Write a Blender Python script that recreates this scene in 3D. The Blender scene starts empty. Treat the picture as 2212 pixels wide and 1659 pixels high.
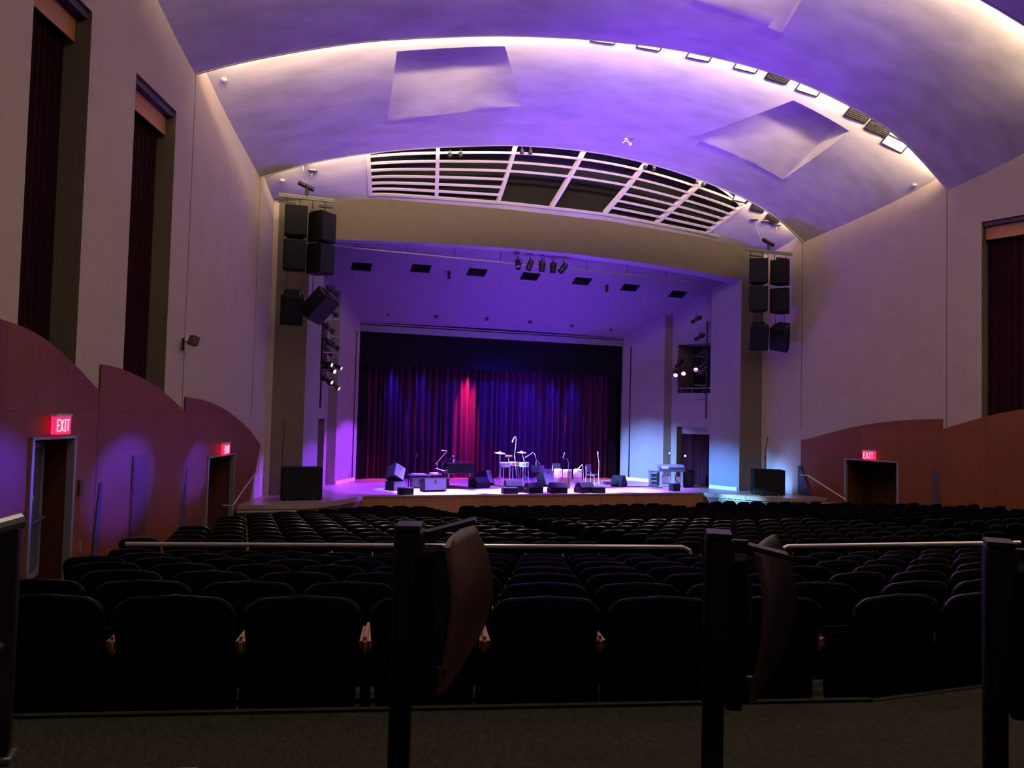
import bpy, bmesh, math, random
from mathutils import Vector, Matrix, Euler
random.seed(7)
PI = math.pi
SC = bpy.context.scene
COL = SC.collection
W, H = 2212, 1659
# ------------------------------------------------------------------ camera
F_PX, YAW, PITCH, ROLL = 1687.8, .329, .041, .025
_f = Vector((math.sin(YAW)*math.cos(PITCH), math.cos(YAW)*math.cos(PITCH), math.sin(PITCH)))
_r0 = Vector((math.cos(YAW), -math.sin(YAW), 0)); _u0 = _r0.cross(_f)
CR = _r0*math.cos(ROLL) + _u0*math.sin(ROLL)
CU = -_r0*math.sin(ROLL) + _u0*math.cos(ROLL)
cam = bpy.data.cameras.new('camera'); camo = bpy.data.objects.new('camera', cam); COL.objects.link(camo)
cam.sensor_width = 36; cam.lens = 36*F_PX/W; cam.clip_start = .05; cam.clip_end = 200
M = Matrix((( CR.x, CU.x, -_f.x, 0), (CR.y, CU.y, -_f.y, 0), (CR.z, CU.z, -_f.z, 0), (0, 0, 0, 1)))
camo.matrix_world = M
SC.camera = camo
# ------------------------------------------------------------------ world, exposure
SC.view_settings.view_transform = 'Standard'; SC.view_settings.look = 'None'
SC.view_settings.gamma = 1; SC.view_settings.use_curve_mapping = False
SC.view_settings.exposure = 0.7
wd = bpy.data.worlds.new('world'); SC.world = wd; wd.use_nodes = True
wd.node_tree.nodes['Background'].inputs[0].default_value = (.25, .22, .5, 1)
wd.node_tree.nodes['Background'].inputs[1].default_value = 0.004
SC.cycles.max_bounces = 6; SC.cycles.diffuse_bounces = 4; SC.cycles.glossy_bounces = 3
SC.cycles.sample_clamp_indirect = 4.0
# ------------------------------------------------------------------ hall dimensions (eye level is z = 0)
AX = 9.43                       # centre axis of the hall
Y0, Y1, Y2, YP = 14.0, 18.15, 22.9, 24.35
STAGE = -2.52
def hw(Y): return 10.7 - .307*(Y - 18.15)          # half width of the fan shaped hall
def lerp(t, pts):
    if t <= pts[0][0]: return pts[0][1]
    for (a, b), (c, d) in zip(pts, pts[1:]):
        if t <= c: return b + (d-b)*(t-a)/(c-a)
    return pts[-1][1]
def smooth_tab(pts, n=3):      # resample a coarse outline into a smooth one
    out = []
    N = len(pts)
    for i in range(N-1):
        p0 = pts[max(i-1, 0)]; p1 = pts[i]; p2 = pts[i+1]; p3 = pts[min(i+2, N-1)]
        for k in range(n):
            t = k/n
            out.append(tuple(.5*((2*p1[j]) + (-p0[j]+p2[j])*t + (2*p0[j]-5*p1[j]+4*p2[j]-p3[j])*t*t + (-p0[j]+3*p1[j]-3*p2[j]+p3[j])*t**3) for j in (0, 1)))
    out.append(pts[-1]); return out
ARC1 = smooth_tab([(-1.28,7.25),(-.36,7.67),(.92,8.16),(2.48,8.67),(4.71,9.2),(6.26,9.49),(8.42,9.77),(11.18,9.93),(14.2,9.75),(16.66,9.2),(18.39,8.5),(20.13,7.25)], 5)
ARC2 = smooth_tab([(.19,6.5),(1.91,7.22),(3.91,7.77),(6.04,8.19),(8.14,8.49),(10.71,8.59),(13.29,8.37),(16.04,7.78),(17.59,7.16),(18.67,6.45)], 5)
def arc(i, c):
    return lerp(AX + c*hw((Y1, Y2)[i]), (ARC1, ARC2)[i])
BEAM_T = [(-1,6.3),(-.62,6.72),(-.15,6.84),(.25,6.84),(.7,6.62),(1,6.3)]
STEP = .55
def surf(k, c, Y):
    c = max(-1, min(1, c))
    if k == 3: s = (Y-Y2)/(YP-Y2); return (1-s)*arc(1, c) + .36*(1-s)**2 + s*lerp(c, BEAM_T)
    if k == 2: s = (Y-Y1)/(Y2-Y1); return (1-s)*arc(0, c) + STEP*(1-s)**3 + s*arc(1, c) + .42*s*(1-s)
    if k == 1: s = (Y-Y0)/(Y1-Y0); return (1-s)*(arc(0, c)+.95) + STEP*(1-s)**2 + s*arc(0, c)
    return arc(0, c) + .95 + (Y0-Y)*.16
def ray(x, y): return _f + CR*((x-W/2)/F_PX) - CU*((y-H/2)/F_PX)
def at(x, y, Y): d = ray(x, y); return d*(Y/d.y)                 # photo measurement -> point at hall depth Y
def xat(x, y, Y): return at(x, y, Y).x
def project(p):
    d = p.dot(_f); return (W/2 + F_PX*p.dot(CR)/d, H/2 - F_PX*p.dot(CU)/d, d)
GT = [(-8,-1.0),(-2,-1.25),(2.5,-1.705),(8.7,-2.56),(10.4,-2.7),(12.4,-2.84),(14.6,-2.98),(17.2,-3.18),(22.5,-3.56),(26,-3.62)]
def floorz(x, y):
    return lerp(38 - math.hypot(x-AX, y-38), GT)
# ------------------------------------------------------------------ materials
MATS = {}
def mat(name, col, rough=.6, metal=0, emit=None, es=0, noise=0, nscale=8, bump=0, spec=.5, stretch=None, col2=None, sheen=0):
    m = bpy.data.materials.new(name); m.use_nodes = True; nt = m.node_tree; b = nt.nodes['Principled BSDF']
    b.inputs['Base Color'].default_value = (*col, 1); b.inputs['Roughness'].default_value = rough
    b.inputs['Metallic'].default_value = metal; b.inputs['Specular IOR Level'].default_value = spec
    if sheen: b.inputs['Sheen Weight'].default_value = sheen
    if emit: b.inputs['Emission Color'].default_value = (*emit, 1); b.inputs['Emission Strength'].default_value = es
    if noise or bump:
        tc = nt.nodes.new('ShaderNodeTexCoord'); mp = nt.nodes.new('ShaderNodeMapping')
        nt.links.new(tc.outputs['Object'], mp.inputs[0])
        if stretch: mp.inputs['Scale'].default_value = stretch
        nz = nt.nodes.new('ShaderNodeTexNoise'); nz.inputs['Scale'].default_value = nscale; nz.inputs['Detail'].default_value = 5
        nt.links.new(mp.outputs[0], nz.inputs['Vector'])
        if noise:
            rp = nt.nodes.new('ShaderNodeValToRGB'); c2 = col2 or tuple(c*(1-noise) for c in col)
            rp.color_ramp.elements[0].color = (*c2, 1); rp.color_ramp.elements[1].color = (*col, 1)
            rp.color_ramp.elements[0].position = .3; rp.color_ramp.elements[1].position = .68
            nt.links.new(nz.outputs[0], rp.inputs[0]); nt.links.new(rp.outputs[0], b.inputs['Base Color'])
        if bump:
            bp = nt.nodes.new('ShaderNodeBump'); bp.inputs['Strength'].default_value = bump; bp.inputs['Distance'].default_value = .02
            nt.links.new(nz.outputs[0], bp.inputs['Height']); nt.links.new(bp.outputs[0], b.inputs['Normal'])
    MATS[name] = m; return m
mat('ceiling_plaster', (.60,.56,.53), .8, noise=.26, nscale=1.6, stretch=(.5, 1.6, 1), bump=.1)
mat('wall_plaster', (.52,.43,.34), .85, noise=.08, nscale=2, bump=.05)
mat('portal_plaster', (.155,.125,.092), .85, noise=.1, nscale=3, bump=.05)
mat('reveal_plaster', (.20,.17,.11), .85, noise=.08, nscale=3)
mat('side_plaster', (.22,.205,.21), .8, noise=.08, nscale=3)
mat('black_void', (.006,.005,.006), .9)
mat('louvre_paint', (.72,.66,.55), .5)
mat('carpet', (.054,.055,.034), .95, noise=.5, nscale=60, bump=.3, spec=.1, stretch=(1.6,.5,1))
mat('stage_wood', (.42,.32,.28), .28, noise=.18, nscale=2.5, stretch=(.3, 6, 1))
mat('stage_front', (.42,.19,.07), .5, noise=.12, nscale=2, stretch=(6, .5, .5))
mat('dark_wood', (.16,.07,.035), .5, noise=.2, nscale=3)
mat('door_wood', (.13,.045,.018), .5, noise=.2, nscale=3)
mat('grey_metal', (.33,.33,.34), .35, .8)
mat('frame_metal', (.45,.47,.48), .4, .6)
mat('rail_metal', (.70,.68,.64), .35, .7)
mat('black_metal', (.02,.02,.022), .4, .3)
mat('black_paint', (.007,.007,.009), .5, spec=.3)
mat('speaker_grille', (.018,.018,.019), .7, noise=.3, nscale=120, spec=.12)
mat('speaker_body', (.008,.008,.010), .7, spec=.12)
mat('seat_fabric', (.0035,.0035,.005), .9, noise=.3, nscale=60, spec=.05)
mat('seat_shell', (.010,.010,.012), .2, spec=.7)
mat('arm_wood', (.46,.22,.12), .4)
mat('red_velvet', (.050,.006,.040), .85, spec=.15)
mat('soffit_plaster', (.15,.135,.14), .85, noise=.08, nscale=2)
mat('black_velvet', (.004,.0035,.006), .95, spec=.1)
mat('window_velvet', (.026,.006,.013), .95, spec=.08)
mat('valance_wood', (.55,.24,.09), .55, noise=.1, nscale=6)
mat('valance_dark', (.06,.04,.06), .7)
mat('exit_face', (.5,.02,.05), .4, emit=(1,.015,.10), es=1.0)
mat('exit_letter', (.8,.2,.25), .4, emit=(1,.30,.36), es=1.5)
mat('white_paint', (.72,.72,.72), .5)
mat('lens_white', (.9,.9,.8), .2, emit=(.95,1,.75), es=8)
mat('lens_pink', (.9,.3,.9), .2, emit=(1,.22,.92), es=6)
mat('lens_blue', (.5,.5,1), .2, emit=(.55,.45,1), es=3)
mat('lens_dark', (.03,.03,.05), .1)
mat('cove_lens', (.9,.85,.7), .4, emit=(1,.85,.50), es=.12)
mat('cove_lens_dim', (.33,.30,.16), .35, .4)
mat('chrome', (.75,.75,.78), .35, .35)
mat('brass', (.80,.68,.50), .45, .4)
mat('drum_skin', (.85,.83,.80), .5)
mat('drum_shell', (.30,.13,.06), .25)
mat('drum_shell_light', (.45,.36,.30), .3)
mat('piano_black', (.010,.010,.012), .12)
mat('ivory', (.8,.78,.7), .3)
mat('shell_brown', (.095,.045,.035), .42, noise=.25, nscale=6, spec=.4)
mat('shell_edge', (.12,.05,.04), .5)
mat('shell_shaded', (.022,.010,.013), .5, spec=.3)  # brown shell colour darkened to paint in the unlit side
mat('chair_fabric', (.05,.04,.05), .8)
mat('case_grey', (.075,.075,.10), .6, spec=.3)
mat('rig_metal', (.17,.17,.14), .5, .2)
mat('glass', (.02,.03,.03), .08, spec=.8)
mat('paper', (.75,.74,.7), .7)
mat('step_nosing', (.40,.36,.30), .6)
mat('blue_gap', (.05,.05,.11), .7)  # blue-black gap colour with the blue light painted in
mat('perforated', (.35,.37,.40), .5)
def wood_panels(name, c1, c2, seam=1.22):
    m = bpy.data.materials.new(name); m.use_nodes = True; nt = m.node_tree; b = nt.nodes['Principled BSDF']
    b.inputs['Roughness'].default_value = .42
    uv = nt.nodes.new('ShaderNodeUVMap'); uv.uv_map = 'UVMap'
    br = nt.nodes.new('ShaderNodeTexBrick'); br.offset = 0
    br.inputs['Scale'].default_value = 1; br.inputs['Brick Width'].default_value = seam; br.inputs['Row Height'].default_value = 2.35
    br.inputs['Mortar Size'].default_value = .006; br.inputs['Color1'].default_value = (*c1, 1); br.inputs['Color2'].default_value = (*c2, 1)
    br.inputs['Mortar'].default_value = (*[c*.6 for c in c2], 1)
    nt.links.new(uv.outputs[0], br.inputs['Vector'])
    mp = nt.nodes.new('ShaderNodeMapping'); mp.inputs['Scale'].default_value = (9, .9, 1); nt.links.new(uv.outputs[0], mp.inputs[0])
    nz = nt.nodes.new('ShaderNodeTexNoise'); nz.inputs['Scale'].default_value = 3; nz.inputs['Detail'].default_value = 6
    nt.links.new(mp.outputs[0], nz.inputs['Vector'])
    mx = nt.nodes.new('ShaderNodeMix'); mx.data_type = 'RGBA'; mx.blend_type = 'MULTIPLY'; mx.inputs[0].default_value = .3
    nt.links.new(br.outputs[0], mx.inputs[6]); nt.links.new(nz.outputs[0], mx.inputs[7]); nt.links.new(mx.outputs[2], b.inputs['Base Color'])
    MATS[name] = m
wood_panels('cherry_panel', (.27,.082,.026), (.20,.056,.019))
# ------------------------------------------------------------------ mesh helpers
class MB:
    def __init__(s): s.bm = bmesh.new()
    def box(s, c, d, rot=None, mi=0, taper=None):
        Mx = Matrix.Translation(c) @ (Euler(rot).to_matrix().to_4x4() if rot else Matrix()) @ Matrix.Diagonal((*d, 1))
        r = bmesh.ops.create_cube(s.bm, size=1, matrix=Mx)
        for f in {f for v in r['verts'] for f in v.link_faces}: f.material_index = mi
        return s
    def cyl(s, a, b, r, r2=None, n=10, mi=0, caps=True):
        a = Vector(a); b = Vector(b); d = b-a
        Mx = Matrix.Translation((a+b)/2) @ d.to_track_quat('Z', 'Y').to_matrix().to_4x4()
        q = bmesh.ops.create_cone(s.bm, cap_ends=caps, segments=n, radius1=r, radius2=r if r2 is None else r2, depth=d.length, matrix=Mx)
        for f in {f for v in q['verts'] for f in v.link_faces}: f.material_index = mi
        return s
    def tube(s, pts, r, n=8, mi=0):
        pts = [Vector(p) for p in pts]; rings = []
        for i, p in enumerate(pts):
            t = (pts[min(i+1, len(pts)-1)] - pts[max(i-1, 0)]).normalized()
            q = t.to_track_quat('Z', 'Y')
            rings.append([s.bm.verts.new(p + q @ Vector((r*math.cos(2*PI*k/n), r*math.sin(2*PI*k/n), 0))) for k in range(n)])
        for i in range(1, len(rings)):
            a0, b0 = rings[i-1], rings[i]
            off = min(range(n), key=lambda o: sum((a0[k].co-b0[(k+o) % n].co).length for k in range(n)))
            rings[i] = b0[off:] + b0[:off]
        for a, b in zip(rings, rings[1:]):
            for k in range(n):
                f = s.bm.faces.new((a[k], a[(k+1) % n], b[(k+1) % n], b[k])); f.material_index = mi
        s.bm.faces.new(rings[0][::-1]).material_index = mi; s.bm.faces.new(rings[-1]).material_index = mi
        return s
    def lathe(s, prof, Mx=None, n=20, mi=0):
        Mx = Mx or Matrix(); rings = []
        for r, z in prof:
            rings.append([s.bm.verts.new(Mx @ Vector((max(r, 1e-4)*math.cos(2*PI*k/n), max(r, 1e-4)*math.sin(2*PI*k/n), z))) for k in range(n)])
        for a, b in zip(rings, rings[1:]):
            for k in range(n): s.bm.faces.new((a[k], a[(k+1) % n], b[(k+1) % n], b[k])).material_index = mi
        return s
    def prism(s, poly, a, b, mi=0):   # poly: list of fn args -> extruded between two offset vectors
        a = Vector(a); b = Vector(b)
        A = [s.bm.verts.new(Vector(p)+a) for p in poly]; B = [s.bm.verts.new(Vector(p)+b) for p in poly]
        n = len(poly)
        s.bm.faces.new(A[::-1]).material_index = mi; s.bm.faces.new(B).material_index = mi
        for k in range(n): s.bm.faces.new((A[k], A[(k+1) % n], B[(k+1) % n], B[k])).material_index = mi
        return s
    def quad(s, pts, mi=0):
        s.bm.faces.new([s.bm.verts.new(p) for p in pts]).material_index = mi; return s
    def build(s, name, mats, parent=None, smooth=True, bevel=0, ang=35, fixn=True):
        if fixn: bmesh.ops.recalc_face_normals(s.bm, faces=s.bm.faces)
        me = bpy.data.meshes.new(name); s.bm.to_mesh(me); s.bm.free()
        for m in ([mats] if isinstance(mats, str) else mats): me.materials.append(MATS[m])
        if smooth:
            me.polygons.foreach_set('use_smooth', [True]*len(me.polygons)); me.set_sharp_from_angle(angle=math.radians(ang))
        o = bpy.data.objects.new(name, me); COL.objects.link(o)
        if parent: o.parent = parent
        if bevel:
            md = o.modifiers.new('bevel', 'BEVEL'); md.width = bevel; md.segments = 2; md.limit_method = 'ANGLE'
        return o
def tag(o, label=None, cat=None, group=None, kind=None):
    if label: o['label'] = label
    if cat: o['category'] = cat
    if group: o['group'] = group
    if kind: o['kind'] = kind
    return o
def thing(name, label, cat, loc=(0,0,0), rz=0, group=None, rot=None):
    o = bpy.data.objects.new(name, None); o.empty_display_size = .1; COL.objects.link(o)
    o.location = loc; o.rotation_euler = rot if rot else (0, 0, rz)
    return tag(o, label, cat, group)
def struct(name, mb, m, **k): return tag(mb.build(name, m, **k), kind='structure')
def dup(root, loc=None, rot=None, label=None, group=None):
    r = root.copy(); COL.objects.link(r)
    if loc is not None: r.location = loc
    if rot is not None: r.rotation_euler = rot
    if label: r['label'] = label
    if group: r['group'] = group
    for ch in root.children:
        c = ch.copy(); COL.objects.link(c); c.parent = r
        for g in ch.children:
            d = g.copy(); COL.objects.link(d); d.parent = c
    return r
def spot(loc, target, col, power, angle, blend=.4, size=.06, name='stage_or_bounce_light'):
    l = bpy.data.lights.new(name, 'SPOT'); l.color = col; l.energy = power; l.spot_size = math.radians(angle)
    l.spot_blend = blend; l.shadow_soft_size = size
    o = bpy.data.objects.new(name, l); COL.objects.link(o); o.location = loc
    o.rotation_euler = (Vector(target)-Vector(loc)).to_track_quat('-Z', 'Y').to_euler(); return o
def area(loc, direction, col, power, sx, sy, spread=180, xaxis=None, name='cove_light'):
    l = bpy.data.lights.new(name, 'AREA'); l.shape = 'RECTANGLE'; l.size = sx; l.size_y = sy; l.color = col; l.energy = power
    l.spread = math.radians(spread)
    o = bpy.data.objects.new(name, l); COL.objects.link(o)
    z = -Vector(direction).normalized(); x = Vector(xaxis).normalized() if xaxis else z.orthogonal()
    x = (x - z*x.dot(z)).normalized(); y = z.cross(x)
    m = Matrix((x, y, z)).transposed().to_4x4(); m.translation = Vector(loc); o.matrix_world = m
    return o
# ------------------------------------------------------------------ lights
WARM = (1.0, .74, .48)
for (i, YY, pw) in ((0, Y1, 24), (1, Y2, 12)):               # cove strips hidden above the two ceiling lips
    n = 26; h = hw(YY)
    for k in range(n):
        c0 = -.965 + 1.93*k/n; c1 = -.965 + 1.93*(k+1)/n
        p0 = Vector((AX + c0*h, YY-.34, arc(i, c0)+.27)); p1 = Vector((AX + c1*h, YY-.34, arc(i, c1)+.27))
        area((p0+p1)/2, (0, .93, .37), WARM, pw, (p1-p0).length, .08, 170, xaxis=p1-p0)
h = hw(Y0)
for k in range(12):
    c0 = -.95 + 1.9*k/12; c1 = c0 + 1.9/12
    p0 = Vector((AX + c0*h, Y0-.34, arc(0, c0)+.95+.3)); p1 = Vector((AX + c1*h, Y0-.34, arc(0, c1)+.95+.3))
    area((p0+p1)/2, (0, .93, .37), WARM, 55 if k < 8 else 38, (p1-p0).length, .08, 160, xaxis=p1-p0)
for x, y, p in ((0.0, 6.5, 34), (4.5, 5.0, 34), (9.4, 5.0, 40), (14.5, 6.0, 45), (19.0, 7.5, 50), (4.0, 10.5, 24), (9.4, 11.0, 24), (15.0, 10.5, 24)):      # unseen lamps added below the near ceiling to brighten walls and seat rims
    area((x, y, 8.2), (0, .1, -1), (1, .74, .58), p*1.7, .12, .12, 175, name='house_fill')
VIO = (.20, .03, 1.0); HOT = (.34, .20, 1.0)
# pools on the stage floor
spot((6.0, 25.4, 4.6), (6.0, 24.75, STAGE), HOT, 40000, 24, .4)
spot((8.3, 25.4, 4.6), (8.3, 24.85, STAGE), HOT, 40000, 18, .5)
spot((11.4, 25.4, 4.6), (11.1, 25.1, STAGE), HOT, 30000, 28, .6)
spot((13.0, 25.4, 4.6), (13.3, 24.9, STAGE), HOT, 20000, 18, .8)
spot((9.4, 25.6, 4.4), (9.4, 26.4, STAGE), VIO, 9000, 54, .6)
spot((5.0, 25.4, 4.4), (4.8, 26.2, STAGE), VIO, 8000, 42, .6)
spot((13.5, 25.4, 4.4), (13.6, 25.9, STAGE), VIO, 8000, 44, .6)
for x, tx in ((7.0, 6.9), (9.8, 9.3), (12.2, 11.6)):                 # front light on the instruments
    spot((x, 24.9, 4.6), (tx, 26.7, -2.0), (.42, .26, 1.0), 3600, 15, .7)
spot((13.4, 25.2, 4.4), (15.3, 26.4, -2.1), (.16, .38, 1.0), 5500, 16, .7)
spot((5.6, 25.0, 4.4), (4.9, 25.7, -2.2), (.18, .40, 1.0), 5000, 14, .7)
# curtain
spot((8.4, 29.72, 2.6), (8.4, 30.2, .3), (1.0, .04, .09), 6500, 26, 1)
spot((8.6, 29.5, 2.2), (8.5, 30.2, -1.2), (1.0, .05, .14), 900, 24, 1)
spot((14.3, 29.2, -.2), (5.0, 30.25, -.4), (1, .04, .07), 230, 60, .6)
spot((4.5, 29.2, -.2), (12.0, 30.25, -.4), (1, .04, .07), 60, 60, .6)
for x, p in ((5.36, 260), (6.45, 200), (7.5, 60), (11.0, 220), (12.0, 300), (12.9, 220), (10.0, 60)):
    spot((x, 29.74, 2.4), (x+.1, 30.2, -.2), (.02, .03, 1.0), p*4, 34, 1)
spot((9.4, 26.5, 3.2), (9.4, 30.2, -1.6), (.01, .02, 1.0), 2400, 80, 1)
for x in (4.8, 7.2, 9.6, 12.0, 14.0):
    spot((x, 28.9, 2.7), (x, 29.5, STAGE), (1, .03, .05), 1100, 26, .9)
# side walls of the stage
spot((3.0, 25.4, 1.5), (15.6, 28.0, -2.6), (.20, .40, 1.0), 24000, 24, 1)
spot((3.1, 25.6, .9), (17.0, 25.0, -2.7), (.10, .34, 1.0), 24000, 17, 1)
spot((15.9, 26.6, 1.7), (3.4, 28.4, -2.4), (.34, .04, 1.0), 17000, 19, .4)
spot((15.9, 26.3, 1.9), (2.0, 24.9, -2.6), (.24, .04, 1.0), 13000, 14, .6)
spot((2.6, 25.2, 1.2), (16.2, 22.85, -2.66), (.25, .70, 1.0), 30000, 4.5, .8)
spot((17.5, 23.75, -2.35), (18.75, 23.3, -1.7), (.16, .34, 1.0), 90, 80, 1)
# blue spill on the left wainscot
for tx, ty, p, a in ((-1.0, 19.0, 26000, 4.5), (-2.0, 15.7, 20000, 5.5), (-3.6, 11.2, 15000, 5.5)):
    spot((16.2, 26.5, 1.9), (tx, ty, -1.45), (.14, .04, 1.0), p, a, .8)
# violet spots added to imitate stage floor bounce on auditorium ceiling and forestage soffit
spot((9.2, 24.0, -2.3), (10.9, 20.4, 9), (.16, .03, 1.0), 3600, 52, 1.0)
spot((10.4, 23.9, -2.3), (12.8, 16.6, 10), (.18, .04, 1.0), 2800, 46, 1.0)
spot((9.4, 23.9, -2.3), (9.4, 17.4, 10), (.34, .16, 1.0), 1500, 110, 1.0)
spot((8.0, 23.9, -2.3), (4.0, 18.4, 9), (.30, .12, 1.0), 900, 80, 1.0)
spot((10.4, 25.6, -2.3), (10.8, 25.8, 4.6), (.12, .01, 1.0), 2200, 130, 1.0)
# ------------------------------------------------------------------ ceiling panels
def cut_recess(bm, poly, lift, mi=None):
    """cut the outline (x, y) into the sheet and push what lies inside it up by lift(x, y)"""
    n = len(poly); cx = sum(p[0] for p in poly)/n; cy = sum(p[1] for p in poly)/n
    for k in range(n):
        (x0, y0), (x1, y1) = poly[k], poly[(k+1) % n]
        bmesh.ops.bisect_plane(bm, geom=bm.verts[:]+bm.edges[:]+bm.faces[:], plane_co=(x0, y0, 0), plane_no=(y1-y0, -(x1-x0), 0), dist=1e-5)
    def inside(p):
        sgn = None
        for k in range(n):
            (x0, y0), (x1, y1) = poly[k], poly[(k+1) % n]
            s_ = ((x1-x0)*(p.y-y0)-(y1-y0)*(p.x-x0)) > 0
            if sgn is None: sgn = s_
            elif s_ != sgn: return False
        return True
    F = [f for f in bm.faces if inside(f.calc_center_median())]
    before = set(bm.faces)
    r = bmesh.ops.extrude_face_region(bm, geom=F)
    vs = [g for g in r['geom'] if isinstance(g, bmesh.types.BMVert)]
    bmesh.ops.delete(bm, geom=[f for f in F if f.is_valid], context='FACES')
    for v in vs: v.co.z += lift(v.co.x, v.co.y)
    if mi is not None:
        for f in bm.faces:
            if f not in before: f.material_index = mi
def panel(k, ya, yb, ny, nc=72, recesses=()):
    bm = bmesh.new(); g = []
    for j in range(ny+1):
        Y = ya + (yb-ya)*j/ny; h = hw(Y)
        if k == 3: h += .02
        g.append([bm.verts.new((AX + (-1+2*i/nc)*h, Y, surf(k, -1+2*i/nc, Y))) for i in range(nc+1)])
    for j in range(ny):
        for i in range(nc): bm.faces.new((g[j][i], g[j][i+1], g[j+1][i+1], g[j+1][i]))
    for poly, lift, mi in recesses: cut_recess(bm, poly, lift, mi)
    return bm
def wedge(poly, hgt):      # deep at the first edge of the outline, flush at the opposite one
    def dist(a, b, x, y):
        L_ = math.hypot(b[0]-a[0], b[1]-a[1]); return abs((b[0]-a[0])*(y-a[1])-(b[1]-a[1])*(x-a[0]))/L_
    return lambda x, y: hgt*dist(poly[2], poly[3], x, y)/(dist(poly[2], poly[3], x, y)+dist(poly[0], poly[1], x, y)+1e-9)
def lip(bm_owner, k, Y, off, hgt):            # upstand along the stage side edge of a panel
    nc = 72; h = hw(Y)
    vs = []
    for i in range(nc+1):
        c = -1+2*i/nc; z = arc(k, c) + off; x = AX + c*h
        vs.append([bm_owner.verts.new(p) for p in ((x, Y, z), (x, Y, z+hgt), (x, Y-.05, z+hgt), (x, Y-.05, z))])
    for a, b in zip(vs, vs[1:]):
        for q in range(4): bm_owner.faces.new((a[q], a[(q+1) % 4], b[(q+1) % 4], b[q]))
def panel_obj(name, bms):
    m = MB(); m.bm.free(); m.bm = bms; return struct(name, m, ['ceiling_plaster', 'black_void'], fixn=False)
XL = lambda v: AX + v
b0 = panel(0, -4, Y0, 12); lip(b0, 0, Y0, .95, .08); panel_obj('ceiling', b0)
b1 = panel(1, Y0-.6, Y1, 14, recesses=[(R_, wedge(R_, h_), None) for R_, h_ in [([(XL(1.0),14.8),(XL(3.2),14.7),(XL(3.55),16.85),(XL(.7),16.5)], .42)]])
lip(b1, 0, Y1, 0, .05); panel_obj('ceiling', b1)
b2 = panel(2, Y1-.6, Y2, 18, recesses=[(R_, wedge(R_, h_), None) for R_, h_ in [
    ([(XL(-6.17),19.05),(XL(-3.37),19.0),(XL(-2.1),21.1),(XL(-5.94),21.6)], .58),
    ([(XL(5.73),19.08),(XL(7.85),19.12),(XL(7.3),21.54),(XL(3.7),21.4)], .62)]])
lip(b2, 1, Y2, 0, .05); panel_obj('ceiling', b2)
GC = [-.680,-.445,-.19,.045,.285,.516,.722]                   # grille bay borders (fraction of the half width)
def gl(s): return Y2 + (YP-Y2)*s
b3 = panel(3, Y2-.35, YP+.02, 12, recesses=[([(AX+GC[0]*hw(23.1),gl(.07)),(AX+.78*hw(23.1),gl(.07)),(AX+.70*hw(24.1),gl(.90)),(AX+GC[0]*hw(24.1),gl(.90))], lambda x, y: .9, 1)])
panel_obj('ceiling', b3)
# louvred grille in the last ceiling panel
gr = thing('ceiling_grille', 'long white slatted ceiling grille above the stage opening, two dark gaps in it', 'grille', (0,0,0))
TOPC = [(-.68,.16),(-.45,.08),(-.17,.05),(.1,.05),(.34,.05),(.57,.08),(.68,.14),(.75,.24)]
BAYX = [((-.68,.10),(-.675,.90)),((-.45,.08),(-.438,.90)),((-.174,.06),(-.205,.90)),((.085,.06),(.008,.90)),((.335,.06),(.231,.90)),((.573,.07),(.459,.90)),((.765,.22),(.692,.88))]
def bx(i, s):
    (c0, s0), (c1, s1) = BAYX[i]; return c0 + (c1-c0)*(s-s0)/(s1-s0)
def gp(c, s, dz=0, dn=0):
    Y = gl(s); return Vector((AX + c*hw(Y), Y, surf(3, c, Y) + dz))
def strip(path, w, t):     # slat: flat bar following path, width w along the slope, thickness t
    m = MB(); vs = []
    for c, s in path:
        p = gp(c, s); q = gp(c, s+.02); d = (q-p).normalized(); nrm = Vector((0, d.z, -d.y)).normalized()
        if nrm.z > 0: nrm = -nrm
        a = p - d*w/2; b = p + d*w/2
        vs.append([m.bm.verts.new(v) for v in (a+nrm*t*.3, b+nrm*t*.3, b-nrm*t, a-nrm*t)])
    for a, b in zip(vs, vs[1:]):
        for k in range(4): m.bm.faces.new((a[k], a[(k+1) % 4], b[(k+1) % 4], b[k]))
    m.bm.faces.new(vs[0]); m.bm.faces.new(vs[-1][::-1]); return m
NS = 8
for i in range(6):
    for j in range(NS):
        s = .90 - j*.115
        lo = max(bx(i, s), -.68); hi = bx(i+1, s)
        tops = lambda c: lerp(c, TOPC)
        if s < tops((lo+hi)/2) + .02: continue
        if i in (2, 3) and 1 <= j <= 3: continue
        strip([(lo+(hi-lo)*k/6, s) for k in range(7)], .062, .05).build('slat', 'louvre_paint', gr, smooth=False)
for i in range(7):
    (c0, s0), (c1, s1) = BAYX[i]
    m = MB()
    vs = []
    for k in range(9):
        s = s0 + (s1-s0)*k/8; c = c0 + (c1-c0)*k/8
        vs.append([m.bm.verts.new(v) for v in (gp(c, s, -.035)+Vector((-.06,0,0)), gp(c, s, -.035)+Vector((.06,0,0)), gp(c, s, .12)+Vector((.06,0,0)), gp(c, s, .12)+Vector((-.06,0,0)))])
    for a, b in zip(vs, vs[1:]):
        for k in range(4): m.bm.faces.new((a[k], a[(k+1) % 4], b[(k+1) % 4], b[k]))
    m.bm.faces.new(vs[0]); m.bm.faces.new(vs[-1][::-1])
    m.build('divider', 'louvre_paint', gr, smooth=False)
m = strip([(-.68+(1.43)*k/30, .90) for k in range(31)], .08, .06); m.build('frame', 'louvre_paint', gr, smooth=False)
m = strip([(c, lerp(c, TOPC)) for c in [-.68+1.43*k/30 for k in range(31)]], .08, .05); m.build('frame', 'louvre_paint', gr, smooth=False)
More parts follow.
